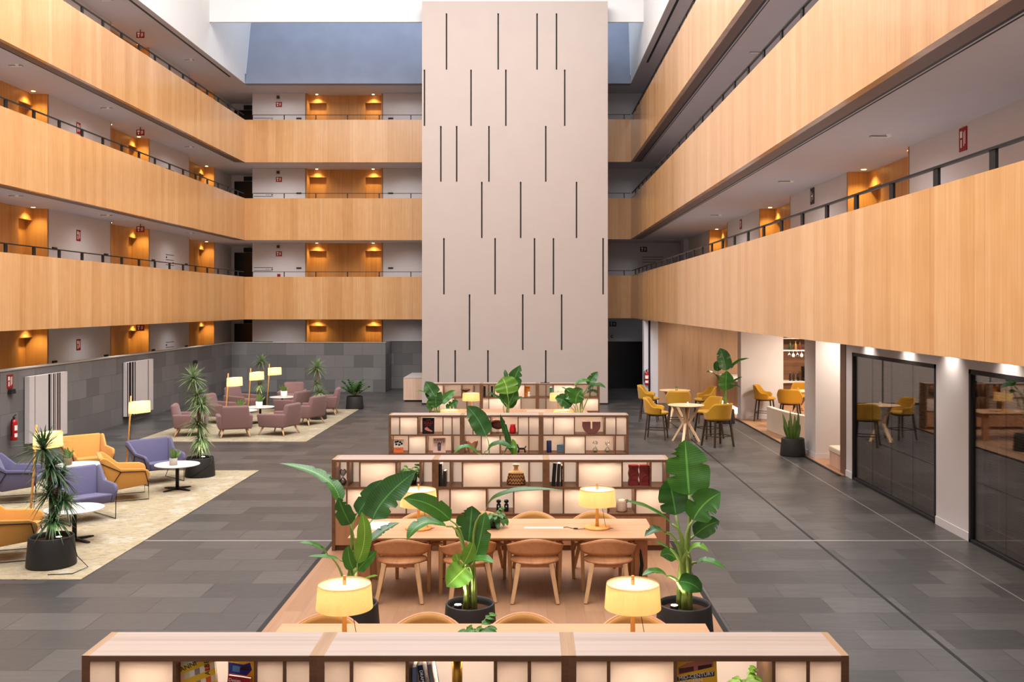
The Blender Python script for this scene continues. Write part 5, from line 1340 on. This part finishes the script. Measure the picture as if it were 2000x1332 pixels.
o = thing('window_bench', 'small white cushioned bench at the brown jamb, beside the first glazed room', 'bench', (7.15, 21.5, FB))
MB().box(-.34,.4,-.5,.5,0,.30).build('base', M['desk'], o); MB().box(-.36,.4,-.52,.52,.30,.43).build('cushion', M['cream'], o, bevel=.03); MB().box(.28,.4,-.52,.52,.43,.85).build('backrest', M['cream'], o, bevel=.03)
o = thing('bar_counter', 'timber bar counter with white top and lit toe space behind the big-leaved plant', 'counter', (7.35, 33.7, FB))
MB().box(-.30,.35,-2.0,2.2,.14,1.02).build('body', M['woodpanel'], o); MB().box(-.36,.4,-2.05,2.25,1.02,1.06).build('top', M['tabletop'], o); MB().box(-.2,.3,-1.95,2.2,0,.14).build('plinth', M['white'], o)
MB().quad((-.27,-2,.138),(-.27,2.2,.138),(-.23,2.2,.138),(-.23,-2,.138)).build('light_strip', M['led'], o)
o = thing('back_bar', 'back bar with white counter and lit glass shelves, seen between the white piers', 'cabinet', (10.0, 35.4, FB))
MB().box(-1.3,1.6,-.3,.3,0,.80).build('cabinet', M['shelf'], o); MB().box(-1.35,1.65,-.36,.3,.80,.86).build('worktop', M['tabletop'], o)
MB().box(-1.3,1.6,.32,.36,.86,2.9).build('mirror_back', M['shelf'], o)
for z in (1.95, 2.38): MB().box(-1.3,1.6,-.2,.3,z,z+.035).build('shelf', M['tabletop'], o)
MB().quad((-1.25,-.17,1.948),(1.55,-.17,1.948),(1.55,-.14,1.948),(-1.25,-.14,1.948)).build('light_strip', M['led'], o)
for i, x in enumerate((9.45, 9.6, 9.75, 9.9, 10.05, 10.2)):
    o = thing('wine_glass', 'wine glass hanging upside down under the back bar shelf', 'glass', (x, 35.25, FB+1.945), 0, 'hanging wine glasses')
    MB().lathe([(.035,0),(.035,-.004),(.005,-.01),(.005,-.09),(.03,-.10),(.055,-.14),(.055,-.18),(.045,-.22)], 14).build('glass', M['label'] if i % 2 else M['clearglass'], o, smooth=True)
for i, (x, z, c) in enumerate(((9.5,1.985,(60,90,50)),(9.7,1.985,(190,140,60)),(9.85,1.985,(120,50,30)),(10.1,1.985,(200,190,170)),(9.55,2.415,(40,60,40)),(9.8,2.415,(150,80,40)),(10.05,2.415,(220,210,190)),(9.5,.86,(40,26,20)),(9.62,.86,(52,34,26)),(9.78,.86,(30,24,22)))):
    o = thing('bottle', '%s bottle standing on the back bar' % ('green amber russet clear dark copper pale brown umber black'.split()[i]), 'bottle', (x, 35.3, FB+z+.001), 0, 'bottles on the back bar')
    k = 1.0 if z < 1 or z > 2.4 else .95
    MB().lathe([(0,0),(.04,0),(.042,.01),(.042,.20*k),(.016,.26*k),(.015,.33*k),(0,.33*k)], 14).build('body', plain('bottle_%d' % i, c, .2, .5, noise=.02), o, smooth=True)
o = thing('coffee_machine', 'black coffee machine on the back bar worktop', 'coffee machine', (10.25, 35.3, FB+.861))
MB().box(-.28,.2,-.2,.2,0,.10).box(-.28,.2,.0,.2,.1,.40).box(-.3,.22,-.2,.2,.36,.52).build('body', M['black'], o, bevel=.01); MB().lathe([(0,.10),(.05,.10),(.06,.18),(.05,.2),(0,.2)], 14, (-.13,-.1,0)).build('jug', M['steel'], o, smooth=True)
lathe_thing('candle_jar', 'orange candle jar on the bar-room table', 'candle', (8.25, 29.8, FB+.971), [(0,0),(.035,0),(.04,.03),(.036,.10),(.03,.10),(.03,.05),(0,.05)], plain('orange_glass', (214,96,30), .3, .5))
lathe_thing('flower_vase', 'small white vase on the nearest bar table', 'vase', (4.22, 25.75, .971), [(0,0),(.025,0),(.03,.03),(.016,.06),(.02,.08),(0,.08)], M['label'])
succulent('tiny plant pot on the farther bar table', (4.60, 30.2, .971), .035, .06, 6, .10, .03, 'brass')

# ------------------------------------------------------------------ light and camera
W = bpy.data.worlds.new('sky'); SC.world = W; W.use_nodes = True
bg = W.node_tree.nodes['Background']; bg.inputs[0].default_value = (.75,.86,1,1); bg.inputs[1].default_value = 1.0
DAY = 1.25
for y in (9.5, 13.0, 16.5, 20.5, 24.5, 28.5): spot((5.5, y, 3.04), 95, 165, 1.0, (1,.90,.83), .06, name='undercroft_fill')  # added fill under the right gallery to brighten the white wall
# added fill spots that brighten the corridors, not lamps of the place
for k in range(4):
    for y in (17.5, 24.2, 29.4, 36.6): spot((-12.5, y, CEIL_L[k]-.06), 50, 165, 1.0, (1,.95,.92), .06, name='corridor_fill')
    for x in (-10.6, -5.2): spot((x, 41.3, CEIL_L[k]-.06), 36, 165, 1.0, (1,.95,.92), .06, name='corridor_fill')
for y in (8.0, 15.9, 21.7, 29.8): spot((5.3, y, 6.32), 100, 165, 1.0, (1,.95,.92), .06, name='corridor_fill')
area((-3.8, 15.2, 19.2), 15.4, 28, 7900*DAY, (1.0,.955,.93), name='skylight_daylight')
area((-3.8, 39.0, 19.1), 15.0, 3.6, 420*DAY, (.72,.84,1.0), name='far_skylight_daylight')
for y in (11.2, 13.6, 15.45, 17.2, 19.2): spot((XG-.16, y, 3.05), 50, 120, 1.0, (1,.86,.74), .03, name='wall_washer')
lens = MB()
for i, (y, w) in enumerate(((11.2,'fifth'),(13.6,'fourth'),(15.45,'third'),(17.2,'second'),(19.2,'first'))):
    o = thing('recessed_spotlight', 'recessed wall-washing spotlight over the dark glass, %s from the bar opening' % w, 'ceiling light', (XG-.16, y, 3.09), 0, 'wall-washing spotlights')
    MB().lathe([(.04,0),(.055,-.006),(.055,0)], 16).build('ring', M['label'], o); MB().lathe([(0,-.002),(.04,-.002)], 16).build('lens', M['downlight_white'], o)
for x, y, e in ((7.6, 22.1, 60), (8.4, 26.0, 130), (8.8, 29.0, 130), (7.4, 33.5, 60), (10.2, 33.6, 100), (5.8, 35.0, 16), (9.8, 24.5, 110)):
    a = area((x, y, 3.05), .5, .5, e, (1.0,.83,.66), name='bar_ceiling_light')
    o = thing('ceiling_panel_light', 'square warm ceiling light in the bar room at %.0f metres' % y, 'ceiling light', (x, y, 3.09), 0, 'bar room ceiling lights')
    o['label'] = 'square warm ceiling light of the bar room, hidden above the parapet line'
    MB().box(-.27,.27,-.27,.27,-.03,0).build('housing', M['label'], o)

cam = bpy.data.cameras.new('camera'); co = bpy.data.objects.new('camera', cam); COL.objects.link(co)
co.location = (0, 0, EYE); co.rotation_euler = (PI/2, 0, 0)
cam.sensor_width = 36; cam.lens = F/2000*36
cam.shift_x = -(CX-1000)/2000; cam.shift_y = -(666-CY)/2000
cam.clip_end = 200
SC.camera = co
vs = SC.view_settings
SC.display_settings.display_device = 'sRGB'
vs.view_transform = 'Standard'; vs.look = 'None'; vs.gamma = 1; vs.use_curve_mapping = False; vs.exposure = 0.0
cy = SC.cycles
cy.use_denoising = True
try: cy.denoiser = 'OPENIMAGEDENOISE'
except Exception: pass
cy.max_bounces = 7; cy.diffuse_bounces = 4; cy.glossy_bounces = 3; cy.transmission_bounces = 4; cy.transparent_max_bounces = 6
cy.caustics_reflective = False; cy.caustics_refractive = False
cy.sample_clamp_indirect = 4.0
cy.use_light_tree = True
